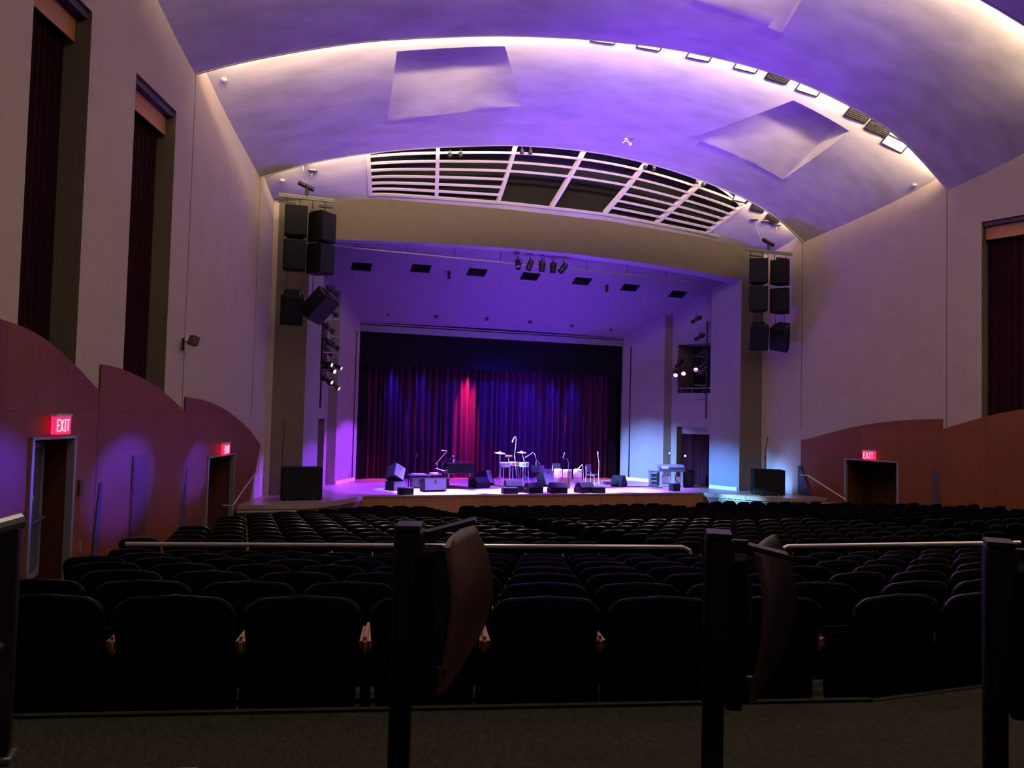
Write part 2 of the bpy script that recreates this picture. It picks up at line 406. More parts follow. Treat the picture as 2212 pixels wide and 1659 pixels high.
# ------------------------------------------------------------------ side walls
def wp(side, Y, z, off=0):       # point on a side wall, off = distance into the room
    n = Vector((1, .307*-0+.0, 0))
    s = -1 if side == 'L' else 1
    p = Vector((AX + s*hw(Y), Y, z)); nr = Vector((-s, -.307, 0)).normalized()
    return p + nr*off
# openings: (Y from, Y to, z from, z to, depth)
OPEN = {'L': [(12.45,13.95,.2,6.35,.55), (15.5,17.25,-.2,6.08,.5), (12.85,13.95,-2.85,-.51,1.1), (19.68,21.5,-3.4,-1.16,1.6)],
        'R': [(15.3,17.2,-.2,6.08,.5), (19.55,21.25,-3.4,-1.17,1.6)]}
def sidewall(side):
    m = MB(); ops = OPEN[side]
    ys = sorted({-4, YP+.3, Y1, Y2} | {o[0] for o in ops} | {o[1] for o in ops} | {float(v) for v in range(-3, 24, 3)})
    zs = sorted({-4.2, 10.6} | {o[2] for o in ops} | {o[3] for o in ops})
    for a, b in zip(ys, ys[1:]):
        for c, d in zip(zs, zs[1:]):
            if any(o[0] <= (a+b)/2 <= o[1] and o[2] <= (c+d)/2 <= o[3] for o in ops): continue
            m.quad([wp(side, a, c), wp(side, b, c), wp(side, b, d), wp(side, a, d)])
    for o in ops:
        a, b, c, d, dp = o
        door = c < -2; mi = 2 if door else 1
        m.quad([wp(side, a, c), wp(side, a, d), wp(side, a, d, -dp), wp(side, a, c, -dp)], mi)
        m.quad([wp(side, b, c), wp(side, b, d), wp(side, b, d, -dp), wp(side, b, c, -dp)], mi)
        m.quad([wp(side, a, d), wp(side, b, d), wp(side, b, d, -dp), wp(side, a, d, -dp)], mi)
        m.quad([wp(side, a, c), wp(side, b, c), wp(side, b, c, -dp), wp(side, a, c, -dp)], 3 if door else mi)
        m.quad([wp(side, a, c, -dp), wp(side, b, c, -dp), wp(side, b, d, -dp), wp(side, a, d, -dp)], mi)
    struct('wall_left' if side == 'L' else 'wall_right', m, ['wall_plaster', 'reveal_plaster', 'door_wood', 'carpet'], fixn=False, smooth=False)
sidewall('L'); sidewall('R')
tn = [0]
def trim(m, mt, **k):
    tn[0] += 1; return struct('trim_%d' % tn[0], m, mt, **k)
def wallbox(m, side, ya, yb, za, zb, o0, o1, mi=0):
    P = [wp(side, ya, za, o0), wp(side, yb, za, o0), wp(side, yb, zb, o0), wp(side, ya, zb, o0)]
    Q = [wp(side, ya, za, o1), wp(side, yb, za, o1), wp(side, yb, zb, o1), wp(side, ya, zb, o1)]
    A = [m.bm.verts.new(p) for p in P]; B = [m.bm.verts.new(p) for p in Q]
    m.bm.faces.new(A).material_index = mi; m.bm.faces.new(B[::-1]).material_index = mi
    for k in range(4): m.bm.faces.new((A[k], A[(k+1) % 4], B[(k+1) % 4], B[k])).material_index = mi
for side in 'LR':      # vertical plaster joints below the ceiling steps
    for YY, zt in ((Y1, 7.3), (Y2, 6.5)):
        m = MB(); wallbox(m, side, YY-.012, YY+.012, -.2, zt, 0, .006); trim(m, 'reveal_plaster', smooth=False)
# wainscot: sawtooth of sail shaped cherry panels
def sail(side, prof, zb, off, holes=(), endslope=None):
    m = MB(); th = .02; uvs = m.bm.loops.layers.uv.new('UVMap')
    pts = smooth_tab(prof, 5) if len(prof) > 2 else prof
    ys = sorted({p[0] for p in pts} | {h for o in holes for h in (o[0], o[1])})
    top = lambda y: lerp(y, pts)
    def bot(y):
        b = zb
        if endslope and y > endslope[0]: b = max(b, zb + (endslope[2]-zb)*(y-endslope[0])/(endslope[1]-endslope[0]))
        return b
    def cell(a, b, z0a, z0b, z1a, z1b):
        for o in (off, off-th):
            f = m.bm.faces.new([m.bm.verts.new(wp(side, y, z, o)) for y, z in ((a, z0a), (b, z0b), (b, z1b), (a, z1a))])
            for l, (y, z) in zip(f.loops, ((a, z0a), (b, z0b), (b, z1b), (a, z1a))): l[uvs].uv = (y, z+.1)
    for a, b in zip(ys, ys[1:]):
        zc = [o for o in holes if o[0] <= (a+b)/2 <= o[1]]
        if zc: cell(a, b, zc[0][3], zc[0][3], top(a), top(b))
        else: cell(a, b, bot(a), bot(b), top(a), top(b))
        for (p, q, z0, z1) in ((a, b, top(a), top(b)),):
            m.quad([wp(side, p, z0, off), wp(side, q, z1, off), wp(side, q, z1, off-th), wp(side, p, z0, off-th)])
    for y in (ys[0], ys[-1]):
        m.quad([wp(side, y, bot(y), off), wp(side, y, top(y), off), wp(side, y, top(y), off-th), wp(side, y, bot(y), off-th)])
    for o in holes:
        for y in (o[0], o[1]):
            m.quad([wp(side, y, zb, off), wp(side, y, o[3], off), wp(side, y, o[3], off-th), wp(side, y, zb, off-th)])
        m.quad([wp(side, o[0], o[3], off), wp(side, o[1], o[3], off), wp(side, o[1], o[3], off-th), wp(side, o[0], o[3], off-th)])
    return trim(m, 'cherry_panel', smooth=False)
PA = [(11.0,1.22),(12.08,1.12),(12.69,1.05),(13.27,.89),(13.92,.62),(14.68,.24)]
PB = [(14.68,.70),(15.41,.66),(16.51,.48),(17.37,.24),(18.24,-.07)]
PC = [(18.24,.24),(19.37,.18),(20.4,.04),(21.28,-.15),(22.6,-.53)]
sail('L', [(7.3,.9),(8.3,1.62),(9.6,1.5),(11.0,.72)], -3.6, .045)
sail('L', PA, -3.6, .03, [OPEN['L'][2]]); sail('L', PB, -3.6, .035); sail('L', PC+[(23.2,-.78),(23.75,-1.0)], -3.6, .04, [OPEN['L'][3]], endslope=(22.3,23.75,-1.02))
sail('R', PB, -3.6, .035); sail('R', PC+[(22.88,-.58)], -3.6, .03, [OPEN['R'][1]]); sail('R', PA, -3.6, .045)
for side in 'LR':                                                # solid blue-black strips drawn as the tapering dark gaps between the sails
    for yy in (14.78, 18.42):
        m = MB(); P = [(yy, -1.3), (yy+.10, -1.3), (yy-.02, -3.3), (yy-.24, -3.3)]
        m.prism([wp(side, y, z, .041) for y, z in P], (0,0,0), wp(side, 0, 0, .01)-wp(side, 0, 0, 0)); trim(m, 'blue_gap', smooth=False)
m = MB(); m.prism([wp('R', y, z, .05) for y, z in ((22.88,-1.5),(22.95,-1.5),(22.95,-2.5),(22.45,-2.5))], (0,0,0), wp('R', 0, 0, .03)-wp('R', 0, 0, 0)); trim(m, 'blue_gap', smooth=False)  # triangle of blue light beside the wainscot end, drawn as a coloured piece
# window hangings in the tall recesses
def hanging(side, o, label):
    a, b, c, d, dp = o
    t = thing('window_curtain', label, 'curtain', wp(side, (a+b)/2, c, -.3))
    base = Vector(t.location)
    m = MB(); N = 90; vs = []
    for i in range(N+1):
        y = a+.02 + (b-a-.04)*i/N; o2 = -dp+.14 + .045*math.sin(i*2*PI/9.) + .012*math.sin(i*1.3)
        vs.append([m.bm.verts.new(wp(side, y, z, o2) - base) for z in (c+.02, d-.05)])
    for p, q in zip(vs, vs[1:]): m.bm.faces.new((p[0], q[0], q[1], p[1]))
    m.build('drape', 'window_velvet', t, ang=80)
    m = MB(); wallbox(m, side, a+.01, b-.03, d-.52, d-.14, -dp+.28, -dp+.31); m.bm.transform(Matrix.Translation(-base)); m.build('valance', 'valance_wood', t, smooth=False)
    m = MB(); wallbox(m, side, a+.01, b-.01, d-.13, d-.01, -dp+.2, -.06); m.bm.transform(Matrix.Translation(-base)); m.build('head_box', 'valance_dark', t, smooth=False)
hanging('L', OPEN['L'][0], 'tall dark red curtain in the left wall recess nearest the camera')
hanging('L', OPEN['L'][1], 'tall dark red curtain in the second left wall recess, nearer the stage')
hanging('R', OPEN['R'][0], 'tall dark curtain in the recess of the right wall')
# door frames and leaves
dn = [0]
def doorframe(side, o, zf):
    a, b, c, d, dp = o; dn[0] += 1
    m = MB()
    for y0, y1 in ((a-.03, a+.03), (b-.03, b+.03)): wallbox(m, side, y0, y1, zf, d+.03, -.05, .07)
    wallbox(m, side, a-.03, b+.03, d-.01, d+.03, -.05, .07)
    return struct('door_%d' % dn[0], m, 'frame_metal', smooth=False)
doorframe('L', OPEN['L'][2], -2.85); doorframe('L', OPEN['L'][3], -3.3); doorframe('R', OPEN['R'][1], -3.3)
def leaf(side, hingeY, z0, z1, wdt, ang, off, label, name='door_leaf'):
    p = wp(side, hingeY, z0, off); t = thing(name, label, 'door', p, ang)
    m = MB(); hh = z1-z0
    m.box((wdt/2, 0, hh/2), (wdt, .045, hh)); m.build('panel', 'case_grey', t, smooth=False, bevel=.004)
    m = MB()
    for cx, cz, sx, sz in ((wdt*.07, hh/2, .06, hh*.96), (wdt*.93, hh/2, .06, hh*.96), (wdt/2, .05, wdt*.9, .08), (wdt/2, hh-.05, wdt*.9, .08)):
        m.box((cx, -.03, cz), (sx, .03, sz))
    m.build('edge_frame', 'frame_metal', t, smooth=False)
    m = MB(); m.cyl((wdt*.1, -.09, hh*.43), (wdt*.9, -.09, hh*.43), .025); m.box((wdt*.15, -.05, hh*.43), (.04, .08, .05)); m.box((wdt*.85, -.05, hh*.43), (.04, .08, .05))
    m.build('push_bar', 'grey_metal', t)
    m = MB(); m.box((wdt*.3, -.03, hh*.6), (.10, .008, .07)); m.build('notice', 'paper', t, smooth=False)
    return t
leaf('L', 12.95, -2.62, -.56, .90, math.radians(91), -.07, 'grey open door leaf with push bar in the left wall doorway nearest the camera')
leaf('L', 19.78, -3.12, -1.25, .6, math.radians(93), -.12, 'dark door leaf inside the left wall doorway by the stage steps')
leaf('R', 19.7, -3.05, -1.25, .9, math.radians(20), -.5, 'dark door leaf standing inside the right wall doorway')
# exit signs
FONT = {'E': [(0,0,0,4),(0,0,2,0),(0,2,1.7,2),(0,4,2,4)], 'X': [(0,0,2,4),(0,4,2,0)], 'I': [(1,0,1,4),(.4,0,1.6,0),(.4,4,1.6,4)], 'T': [(1,0,1,4),(0,4,2,4)]}
def exit_sign(side, Y, z, label, off=.12, wid=.42):
    p = wp(side, Y, z, off); s = 1 if side == 'L' else -1
    ang = math.atan2(.307, 1) if side == 'R' else -math.atan2(.307, 1)
    t = thing('exit_sign', label, 'exit sign', p)
    # local x runs along the wall as read by the audience, y points into the room
    along = (wp(side, 1, 0)-wp(side, 0, 0)).normalized()*(-s) if False else (wp(side, 1, 0)-wp(side, 0, 0)).normalized()*(1 if side == 'L' else -1)
    nr = (wp(side, 0, 0, 1)-wp(side, 0, 0)).normalized()
    mx = Matrix((along, nr, Vector((0,0,1)))).transposed()
    t.rotation_euler = mx.to_euler()
    if mx.determinant() < 0: t.rotation_euler = Matrix((-along, nr, Vector((0,0,1)))).transposed().to_euler()
    m = MB(); m.box((0,0,0), (wid, .07, .27)); m.build('housing', 'exit_face', t, smooth=False)
    m = MB(); m.box((0,0,.15), (wid*1.06, .10, .035)); m.box((0,-.045,.12), (.1, .03, .1)); m.build('canopy', 'white_paint', t, smooth=False)
    # sheet orientation: viewer's right is -x when the room normal is +y
    for ch, cx in zip('EXIT', (.135, .045, -.045, -.125)):
        m = MB()
        for x0, y0, x1, y1 in FONT[ch]:
            a = Vector((cx+.035-x0*.033, .038, -.085+y0*.0425)); b = Vector((cx+.035-x1*.033, .038, -.085+y1*.0425))
            m.cyl(a, b, .009, n=6)
        m.build('letter', 'exit_letter', t)
exit_sign('L', 13.42, -.31, 'red lit EXIT sign over the left doorway nearest the camera')
exit_sign('L', 20.62, -1.0, 'red lit EXIT sign over the left doorway by the stage steps')
exit_sign('R', 20.42, -.99, 'red lit EXIT sign over the right wall doorway')
# tall air grille on the left wainscot
t = thing('wall_vent', 'tall narrow louvred air grille set in the left wooden wall panel', 'vent', wp('L', 16.25, -2.5, .1))
m = MB(); wallbox(m, 'L', 15.93, 16.57, -2.6, -.9, .036, .05); m.bm.transform(Matrix.Translation(-Vector(t.location))); m.build('backing', 'door_wood', t, smooth=False)
m = MB()
for k in range(40): wallbox(m, 'L', 15.96, 16.54, -2.55+k*.041, -2.535+k*.041, .05, .07)
m.bm.transform(Matrix.Translation(-Vector(t.location))); m.build('louvres', 'dark_wood', t, smooth=False)
# small fire pull box and outlet on the wainscot
m = MB(); wallbox(m, 'L', 14.12, 14.2, -1.45, -1.2, .03, .07); tag(m.build('fire_alarm_box', 'shell_brown', None, smooth=False), 'small red alarm box beside the near left doorway', 'alarm box')
m = MB(); wallbox(m, 'L', 14.22, 14.27, -2.36, -2.2, .03, .06); tag(m.build('wall_outlet', 'frame_metal', None, smooth=False), 'small pale outlet plate low on the left wooden wall', 'outlet')
# wall bracket camera/speaker on the left wall
t = thing('wall_speaker', 'small dark red box on a bracket high on the left wall', 'speaker', wp('L', 17.95, 1.35, 0))
m = MB(); m.box((.05, 0, 0), (.05, .05, .26)); m.cyl((.05,0,.05), (.2,-.06,.06), .015); m.build('bracket', 'black_metal', t)
m = MB(); m.box((.26, -.08, .08), (.16, .2, .2), (0,.3,.5)); m.build('case', 'shell_brown', t, bevel=.01)
# ------------------------------------------------------------------ proscenium portal
XLo, XLi, XRi, XRo = AX-8.66, AX-7.72, AX+7.72, AX+8.66
JY = 25.5
def soff(Y): return 5.45 - max(0, Y-24.9)*(2.1/4.4)               # sloping soffit over the forestage
m = MB()
bot = smooth_tab([(XLi,5.22),(3.6,5.36),(6.51,5.50),(9.4,5.56),(11.5,5.54),(14.5,5.42),(XRi,5.22)], 3)
N = 40
for i in range(N):
    xa = XLi+(XRi-XLi)*i/N; xb = XLi+(XRi-XLi)*(i+1)/N
    za, zb = lerp(xa, bot), lerp(xb, bot)
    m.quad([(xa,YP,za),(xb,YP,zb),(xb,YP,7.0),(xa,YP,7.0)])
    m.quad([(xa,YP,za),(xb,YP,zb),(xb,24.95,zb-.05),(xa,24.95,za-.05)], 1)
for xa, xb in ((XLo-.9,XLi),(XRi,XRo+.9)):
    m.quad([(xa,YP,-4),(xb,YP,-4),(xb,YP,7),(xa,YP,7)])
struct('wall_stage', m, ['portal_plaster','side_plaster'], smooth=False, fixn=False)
# piers face strips beyond the outer portal edge are plaster
for nm, xa, xb in (('L', XLo-.9, XLo), ('R', XRo, XRo+.9)):
    m = MB(); m.box(((xa+xb)/2, YP-.01, 1.5), (abs(xb-xa), .04, 11)); trim(m, 'wall_plaster', smooth=False)
# returns, recess walls, splayed walls: mirrored about the axis
RZ = (1.07, 3.0)      # light port in the recess wall
DZ = -.25             # top of the doorway
def mirror(side, X): return AX + (X-AX if side == 'R' else AX-X)
for side in 'RL':
    X = lambda v: mirror(side, v)
    m = MB()
    def vq(x0, y0, x1, y1, z0, z1, mi=0): m.quad([(X(x0), y0, z0), (X(x1), y1, z0), (X(x1), y1, z1), (X(x0), y0, z1)], mi)
    vq(17.15, 24.35, 16.62, JY, -2.6, 6)                       # jamb return
    vq(16.62, JY, 17.3, JY+.02, -2.6, 6)                       # its back
    rx = lambda y: 17.0 - (y-25.52)*(.85/1.98)                 # recess wall line
    ya, yb = 25.6, 27.25
    vq(rx(25.5), 25.5, rx(ya), ya, -2.6, 6); vq(rx(yb), yb, rx(27.5), 27.5, -2.6, 6)
    vq(rx(ya), ya, rx(yb), yb, RZ[1], 6); vq(rx(ya), ya, rx(yb), yb, DZ, RZ[0])
    d = .9                                                      # depth of port and doorway
    for z0, z1, mi in ((RZ[0], RZ[1], 1), (-2.6, DZ, 1)):
        for y in (ya, yb): m.quad([(X(rx(y)), y, z0), (X(rx(y)), y, z1), (X(rx(y)+d), y+.3, z1), (X(rx(y)+d), y+.3, z0)], 2 if y == yb else 1)
        for z in (z0, z1): m.quad([(X(rx(ya)), ya, z), (X(rx(yb)), yb, z), (X(rx(yb)+d), yb+.3, z), (X(rx(ya)+d), ya+.3, z)], 2 if z == z1 else 1)
        m.quad([(X(rx(ya)+d), ya+.3, z0), (X(rx(yb)+d), yb+.3, z0), (X(rx(yb)+d), yb+.3, z1), (X(rx(ya)+d), ya+.3, z1)], 1)
    vq(rx(27.5), 27.5, 15.83, 27.55, -2.6, 6, 2)              # stub pier facing the hall
    vq(15.83, 27.55, 14.88, 29.3, -2.6, 5, 0)                  # splayed wall
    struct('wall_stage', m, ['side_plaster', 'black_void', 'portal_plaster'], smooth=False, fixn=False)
    m = MB(); m.box((X(15.05), 28.95, 0), (.03, .03, 6)); trim(m, 'black_paint', smooth=False)
    m = MB()
    for a, b in (((15.80,27.6),(14.95,29.15)), ((17.12,24.42),(16.64,25.46))):
        p = Vector((X(a[0]), a[1], STAGE)); q = Vector((X(b[0]), b[1], STAGE)); dd = (q-p).normalized(); nn = Vector((-dd.y, dd.x, 0))
        if (nn.x > 0) == (side == 'R'): nn = -nn
        m.prism([p, q, q+nn*.03, p+nn*.03], (0,0,0), (0,0,.13))
    tag(m.build('baseboard_right' if side == 'R' else 'baseboard_left', 'louvre_paint', smooth=False), kind='structure')
    # dark red drape in the doorway
    t = thing('doorway_curtain', 'dark red drape hanging in the %s stage side doorway' % ('right' if side == 'R' else 'left'), 'curtain', (X(16.75), 26.6, STAGE))
    m = MB(); vs = []
    for i in range(61):
        y = ya+.05 + (yb-ya-.1)*i/60; x = rx(y) + .3 + .05*math.sin(i*.9) + .02*math.sin(i*2.3)
        vs.append([m.bm.verts.new(Vector((X(x), y+.1, z))-Vector(t.location)) for z in (STAGE, DZ-.28)])
    for p, q in zip(vs, vs[1:]): m.bm.faces.new((p[0], q[0], q[1], p[1]))
    m.build('drape', 'window_velvet', t, ang=80)
    m = MB(); p = Vector((X(rx(ya)+.25), ya+.08, DZ-.14)); q = Vector((X(rx(yb)+.25), yb+.08, DZ-.14))
    m.prism([p+Vector((0,0,-.14)), q+Vector((0,0,-.14)), q+Vector((0,0,.14)), p+Vector((0,0,.14))], -Vector(t.location), -Vector(t.location)+Vector((.04 if side == 'R' else -.04, 0, 0)))
    m.build('head_rail', 'side_plaster', t, smooth=False)
    # rail of the light port
    t2 = thing('port_railing', 'pipe rail across the %s side light port' % ('right' if side == 'R' else 'left'), 'railing', (X(16.6), 26.4, RZ[0]))
    m = MB(); m.cyl(Vector((X(rx(ya)+.04), ya, RZ[0]+.2))-Vector(t2.location), Vector((X(rx(yb)+.04), yb, RZ[0]+.2))-Vector(t2.location), .02); m.build('rail', 'grey_metal', t2)
    m = MB()
    for k in range(4):
        y = ya+.1 + (yb-ya-.2)*k/3
        m.cyl(Vector((X(rx(y)+.04), y, RZ[0]))-Vector(t2.location), Vector((X(rx(y)+.04), y, RZ[0]+.2))-Vector(t2.location), .014)
    m.build('posts', 'grey_metal', t2)
# forestage soffit with light slots
SLOTS = [(781,578),(909,583),(1030,592),(1145,601),(1257,611),(1361,624),(1464,637)]
def on_soffit(px, py):
    d = ray(px, py); lo, hi = 24.9, 29.3
    for _ in range(40):
        mid = (lo+hi)/2; p = d*(mid/d.y)
        if p.z < soff(mid)-.001: lo = mid
        else: hi = mid
    return d*(lo/d.y)
bm = bmesh.new(); g = []
for j in range(13):
    Y = 24.9 + 4.4*j/12
    half = 7.72 if Y < 27.5 else 6.45 - (Y-27.5)*(1.0/1.8)+.05
    if Y < JY: half = 7.75
    g.append([bm.verts.new((AX+(-1+i/16)*half*1.0, Y, soff(Y) + (.06*(1-((i-16)/16)**2)))) for i in range(33)])
for a, b in zip(g, g[1:]):
    for i in range(32): bm.faces.new((a[i], a[i+1], b[i+1], b[i]))
slotpos = []
for px, py in SLOTS:
    p = on_soffit(px, py); slotpos.append(p); cut_recess(bm, [(p.x-.33,p.y-.2),(p.x+.33,p.y-.2),(p.x+.33,p.y+.2),(p.x-.33,p.y+.2)], lambda x, y: .4, 1)
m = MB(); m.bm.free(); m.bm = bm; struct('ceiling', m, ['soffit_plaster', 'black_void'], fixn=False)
# curtain frame
m = MB(); FT = 3.03
m.box((AX-5.45-.06, 29.35, .25), (.12, .12, 5.6)); m.box((AX+5.45+.06, 29.35, .25), (.12, .12, 5.6)); m.box((AX, 29.35, FT+.12), (11.1, .12, .24))
m.box((AX, 29.3, FT+.30), (11.1, .05, .05))
trim(m, 'side_plaster', smooth=False)
m = MB(); m.quad([(AX-5.6,29.42,3.1),(AX+5.6,29.42,3.1),(AX+5.6,29.42,5),(AX-5.6,29.42,5)]); m.quad([(-1,31.2,-4),(21,31.2,-4),(21,31.2,6),(-1,31.2,6)])
struct('wall_back', m, 'black_void', smooth=False)
# ------------------------------------------------------------------ stage
m = MB()
def apron(side):
    pts = [(3.47,23.95),(3.0,23.35),(2.4,22.6),(1.85,22.0),(1.3,21.75),(.7,21.75),(.1,22.0)]
    return [(mirror(side, AX*2-x) if side == 'L' else AX*2-x, y) for x, y in pts]
L = [(x, y) for x, y in [(3.47,23.95),(3.15,23.45),(2.6,22.75),(1.95,22.15),(1.3,21.85),(.6,21.8),(-.15,21.95)]]
outline = L[::-1] + [(2*AX-x, y) for x, y in L]
outline = [(p[0], p[1]) for p in outline] + [(2*AX+.5, 31.2), (-.5, 31.2)]
top = [m.bm.verts.new((x, y, STAGE)) for x, y in outline]
m.bm.faces.new(top)
struct('stage_floor', m, 'stage_wood', smooth=False)
m = MB(); n = len(L)
def skirt(a, b, z0, z1, mi): m.quad([(a[0],a[1],z0),(b[0],b[1],z0),(b[0],b[1],z1),(a[0],a[1],z1)], mi)
o2 = outline[:-2]
for a, b in zip(o2, o2[1:]):
    wide = abs(b[0]-a[0]) > 8
    skirt(a, b, -3.7, STAGE-.05 if wide else STAGE-.14, 0 if wide else 1)
    if wide:
        for k in range(1, 9): 
            xx = a[0]+(b[0]-a[0])*k/9; m.box((xx, a[1]-.002, -3.0), (.012, .006, .9), mi=1)
struct('stage_front', m, ['stage_front', 'dark_wood'], smooth=False)
m = MB()
for a, b in zip(o2, o2[1:]):
    d = Vector((b[0]-a[0], b[1]-a[1], 0)).normalized(); nn = Vector((d.y, -d.x, 0))*.03
    A0 = Vector((a[0],a[1],0)); B0 = Vector((b[0],b[1],0)); wide = abs(b[0]-a[0]) > 8
    m.prism([A0+nn, B0+nn, B0-nn, A0-nn], (0,0,STAGE-(.05 if wide else .14)), (0,0,STAGE+.004))
trim(m, 'stage_wood', smooth=False)
# perforated riser catching blue light, right of the stage corner
m = MB()
a = (2*AX-3.0, 23.2); b = (2*AX-2.2, 22.35)
for (a, b) in (((15.71,23.45),(16.26,22.75)), ((16.26,22.75),(16.91,22.15))):
    A0 = Vector((a[0],a[1],0)); B0 = Vector((b[0],b[1],0)); d_ = (B0-A0).normalized(); o_ = Vector((d_.y,-d_.x,0))
    m.prism([A0+o_*.06, B0+o_*.06, B0+o_*.03, A0+o_*.03], (0,0,STAGE-.42), (0,0,STAGE-.10))
    for k in range(11):
        for j in range(5):
            p = A0 + (B0-A0)*(k+.5+(j % 2)*.4)/11.5 + o_*.062; m.box(p+Vector((0,0,STAGE-.14-j*.058)), (.035,.035,.028), (0,0,math.atan2(d_.y,d_.x)), mi=1)
trim(m, ['perforated', 'black_void'], smooth=False)
# steps at both ends
for side in 'LR':
    t = thing('stage_steps', 'dark carpeted steps with pale nosings up to the %s end of the stage' % ('left' if side == 'L' else 'right'), 'steps', (mirror('L' if side == 'L' else 'R', 2*AX-.65), 21.4, -3.35))
    for k in range(5):
        z = STAGE-.02-.17*(k+1)
        m = MB(); m.box((0, .42-.30*k-.2, z+.085-(-3.35)-.25), (1.5, .34, .5)); m.build('step', 'carpet', t, smooth=False)
        m = MB(); m.box((0, .42-.30*k-.37, z+.085-(-3.35)-.02), (1.5, .03, .05)); m.build('nosing', 'step_nosing', t, smooth=False)
# main curtain
def drape(name, label, X0, X1, Yc, z0, z1, mt, amp, folds, seed, cat='curtain'):
    rnd = random.Random(seed); t = thing(name, label, cat, ((X0+X1)/2, Yc, z0)); base = Vector(t.location)
    m = MB(); N = folds*14; ph = []; a = 0
    w = [rnd.uniform(.6, 1.5) for _ in range(folds)]; tot = sum(w); edges = [0]
    for q in w: edges.append(edges[-1]+q/tot)
    am = [amp*rnd.uniform(.6, 1.2) for _ in range(folds)]; lean = [rnd.uniform(-.05, .05) for _ in range(folds)]
    rows = []
    for j in range(7):
        tz = j/6; row = []
        for k in range(folds):
            for q in range(14):
                u = q/14; x = X0+(X1-X0)*(edges[k]+(edges[k+1]-edges[k])*u) + lean[k]*(1-tz)*math.sin(PI*u)
                y = Yc - am[k]*(.5-.5*math.cos(2*PI*u))**.7*(1.05-.25*tz)
                row.append(m.bm.verts.new(Vector((x, y, z0+(z1-z0)*tz))-base))
        rows.append(row)
    for a, b in zip(rows, rows[1:]):
        for i in range(len(a)-1): m.bm.faces.new((a[i], a[i+1], b[i+1], b[i]))
    m.build('drape', mt, t, ang=89); return t
drape('stage_curtain', 'wide dark red pleated curtain closing the back of the stage', AX-5.75, AX+5.75, 30.35, STAGE+.02, 3.2, 'red_velvet', .24, 46, 3)
drape('curtain_border', 'flat black border cloth across the top of the stage opening', AX-5.4, AX+5.4, 29.45, 1.78, 3.03, 'black_velvet', .012, 30, 5)
for sx, nm in ((-1, 'left'), (1, 'right')):
    m = MB(); m.box((AX+sx*5.25, 29.75, .2), (.32, .03, 5.4)); tag(m.build('masking_leg', 'black_velvet', smooth=False), 'narrow black masking cloth at the %s edge of the stage opening' % nm, 'curtain')
# ------------------------------------------------------------------ floor
m = MB(); g = []
for j in range(58):
    y = -6 + j*.6; g.append([m.bm.verts.new((x*.6-9, y, floorz(x*.6-9, y)-(.0))) for x in range(64)])
for a, b in zip(g, g[1:]):
    for i in range(63): m.bm.faces.new((a[i], a[i+1], b[i+1], b[i]))
struct('floor', m, 'carpet')
AZ = math.radians(12); NN = Vector((math.sin(AZ), math.cos(AZ), 0)); TT = Vector((math.cos(AZ), -math.sin(AZ), 0))
PLAT = -1.29
m = MB()
e0 = NN*3.5 - TT*3.2; e1 = NN*3.5 + TT*2.15; AZ2 = math.radians(0); T2 = Vector((1, .02, 0)).normalized(); e2 = e1 + T2*14
poly = [(e0.x-6,e0.y+.9), (e0.x,e0.y), (e1.x,e1.y), (e2.x,e2.y), (22,-6), (-9,-6)]
m.prism([(x, y, 0) for x, y in poly], (0,0,-2.4), (0,0,PLAT)); struct('floor', m, 'carpet', smooth=False)
m = MB(); m.prism([e0, e1, e1-NN*.03, e0-NN*.03], (0,0,PLAT-.02), (0,0,PLAT+.012)); m.prism([e1, e2, e2-Vector((0,.03,0)), e1-Vector((0,.03,0))], (0,0,PLAT-.02), (0,0,PLAT+.004)); trim(m, 'carpet', smooth=False)
m = MB(); m.box((-.62, 2.55, PLAT+.05), (.9, .75, .10), (0,0,-.2)); struct('floor', m, 'step_nosing', smooth=False)
# back wall of the hall behind the camera
m = MB(); m.quad([(-9,-4,-2),(28,-4,-2),(28,-4,14),(-9,-4,14)]); struct('wall_rear', m, 'wall_plaster', smooth=False)
# ------------------------------------------------------------------ theatre seats
def rrect(w0, w1, z0, z1, r=.08, n=5):      # rounded outline, narrower at the bottom
    pts = [(-w0/2, z0), (w0/2, z0)]
    for k in range(n+1):
        a = k/n*PI/2; pts.append((w1/2 - r + r*math.cos(a), z1-r+r*math.sin(a)-.0))
    pts.append((0, z1+.012))
    for k in range(n+1):
        a = PI/2 + k/n*PI/2; pts.append((-w1/2 + r + r*math.cos(a), z1-r+r*math.sin(a)))
    return pts
def seat_back(bm_owner=None, lo=False):
    m = MB()
    out = rrect(.44, .515, .30, .85, .09, 5 if not lo else 2)
    lean = lambda z: -.16*(z-.3)
    layers = [(0.0, .90), (-.012, 1.0), (-.05, 1.0), (-.065, .93)]
    rings = []
    for dy, s in layers: rings.append([m.bm.verts.new((x*s, .06+dy+lean(z), .575+(z-.575)*s)) for x, z in out])
    n = len(out)
    for a, b in zip(rings, rings[1:]):
        for k in range(n): m.bm.faces.new((a[k], a[(k+1) % n], b[(k+1) % n], b[k]))
    m.bm.faces.new(rings[0]); m.bm.faces.new(rings[-1][::-1])
    return m
def seat_pad():
    m = MB(); m.box((0, .19, .43), (.46, .09, .44), (-.12,0,0)); bmesh.ops.bevel(m.bm, geom=m.bm.edges[:], offset=.025, segments=2, affect='EDGES'); return m
def seat_rim():
    m = MB(); out = rrect(.44, .515, .30, .85, .09, 5)[2:]; m.tube([(x, .06-.04-.16*(z-.3), z+.004) for x, z in out], .012, 6); return m
t = thing('theatre_seat', 'seat', 'seat', (0,0,0), group='theatre seats')
seat_back().build('backrest', 'seat_fabric', t); seat_rim().build('rim', 'seat_shell', t)
seat_pad().build('seat_cushion', 'seat_fabric', t)
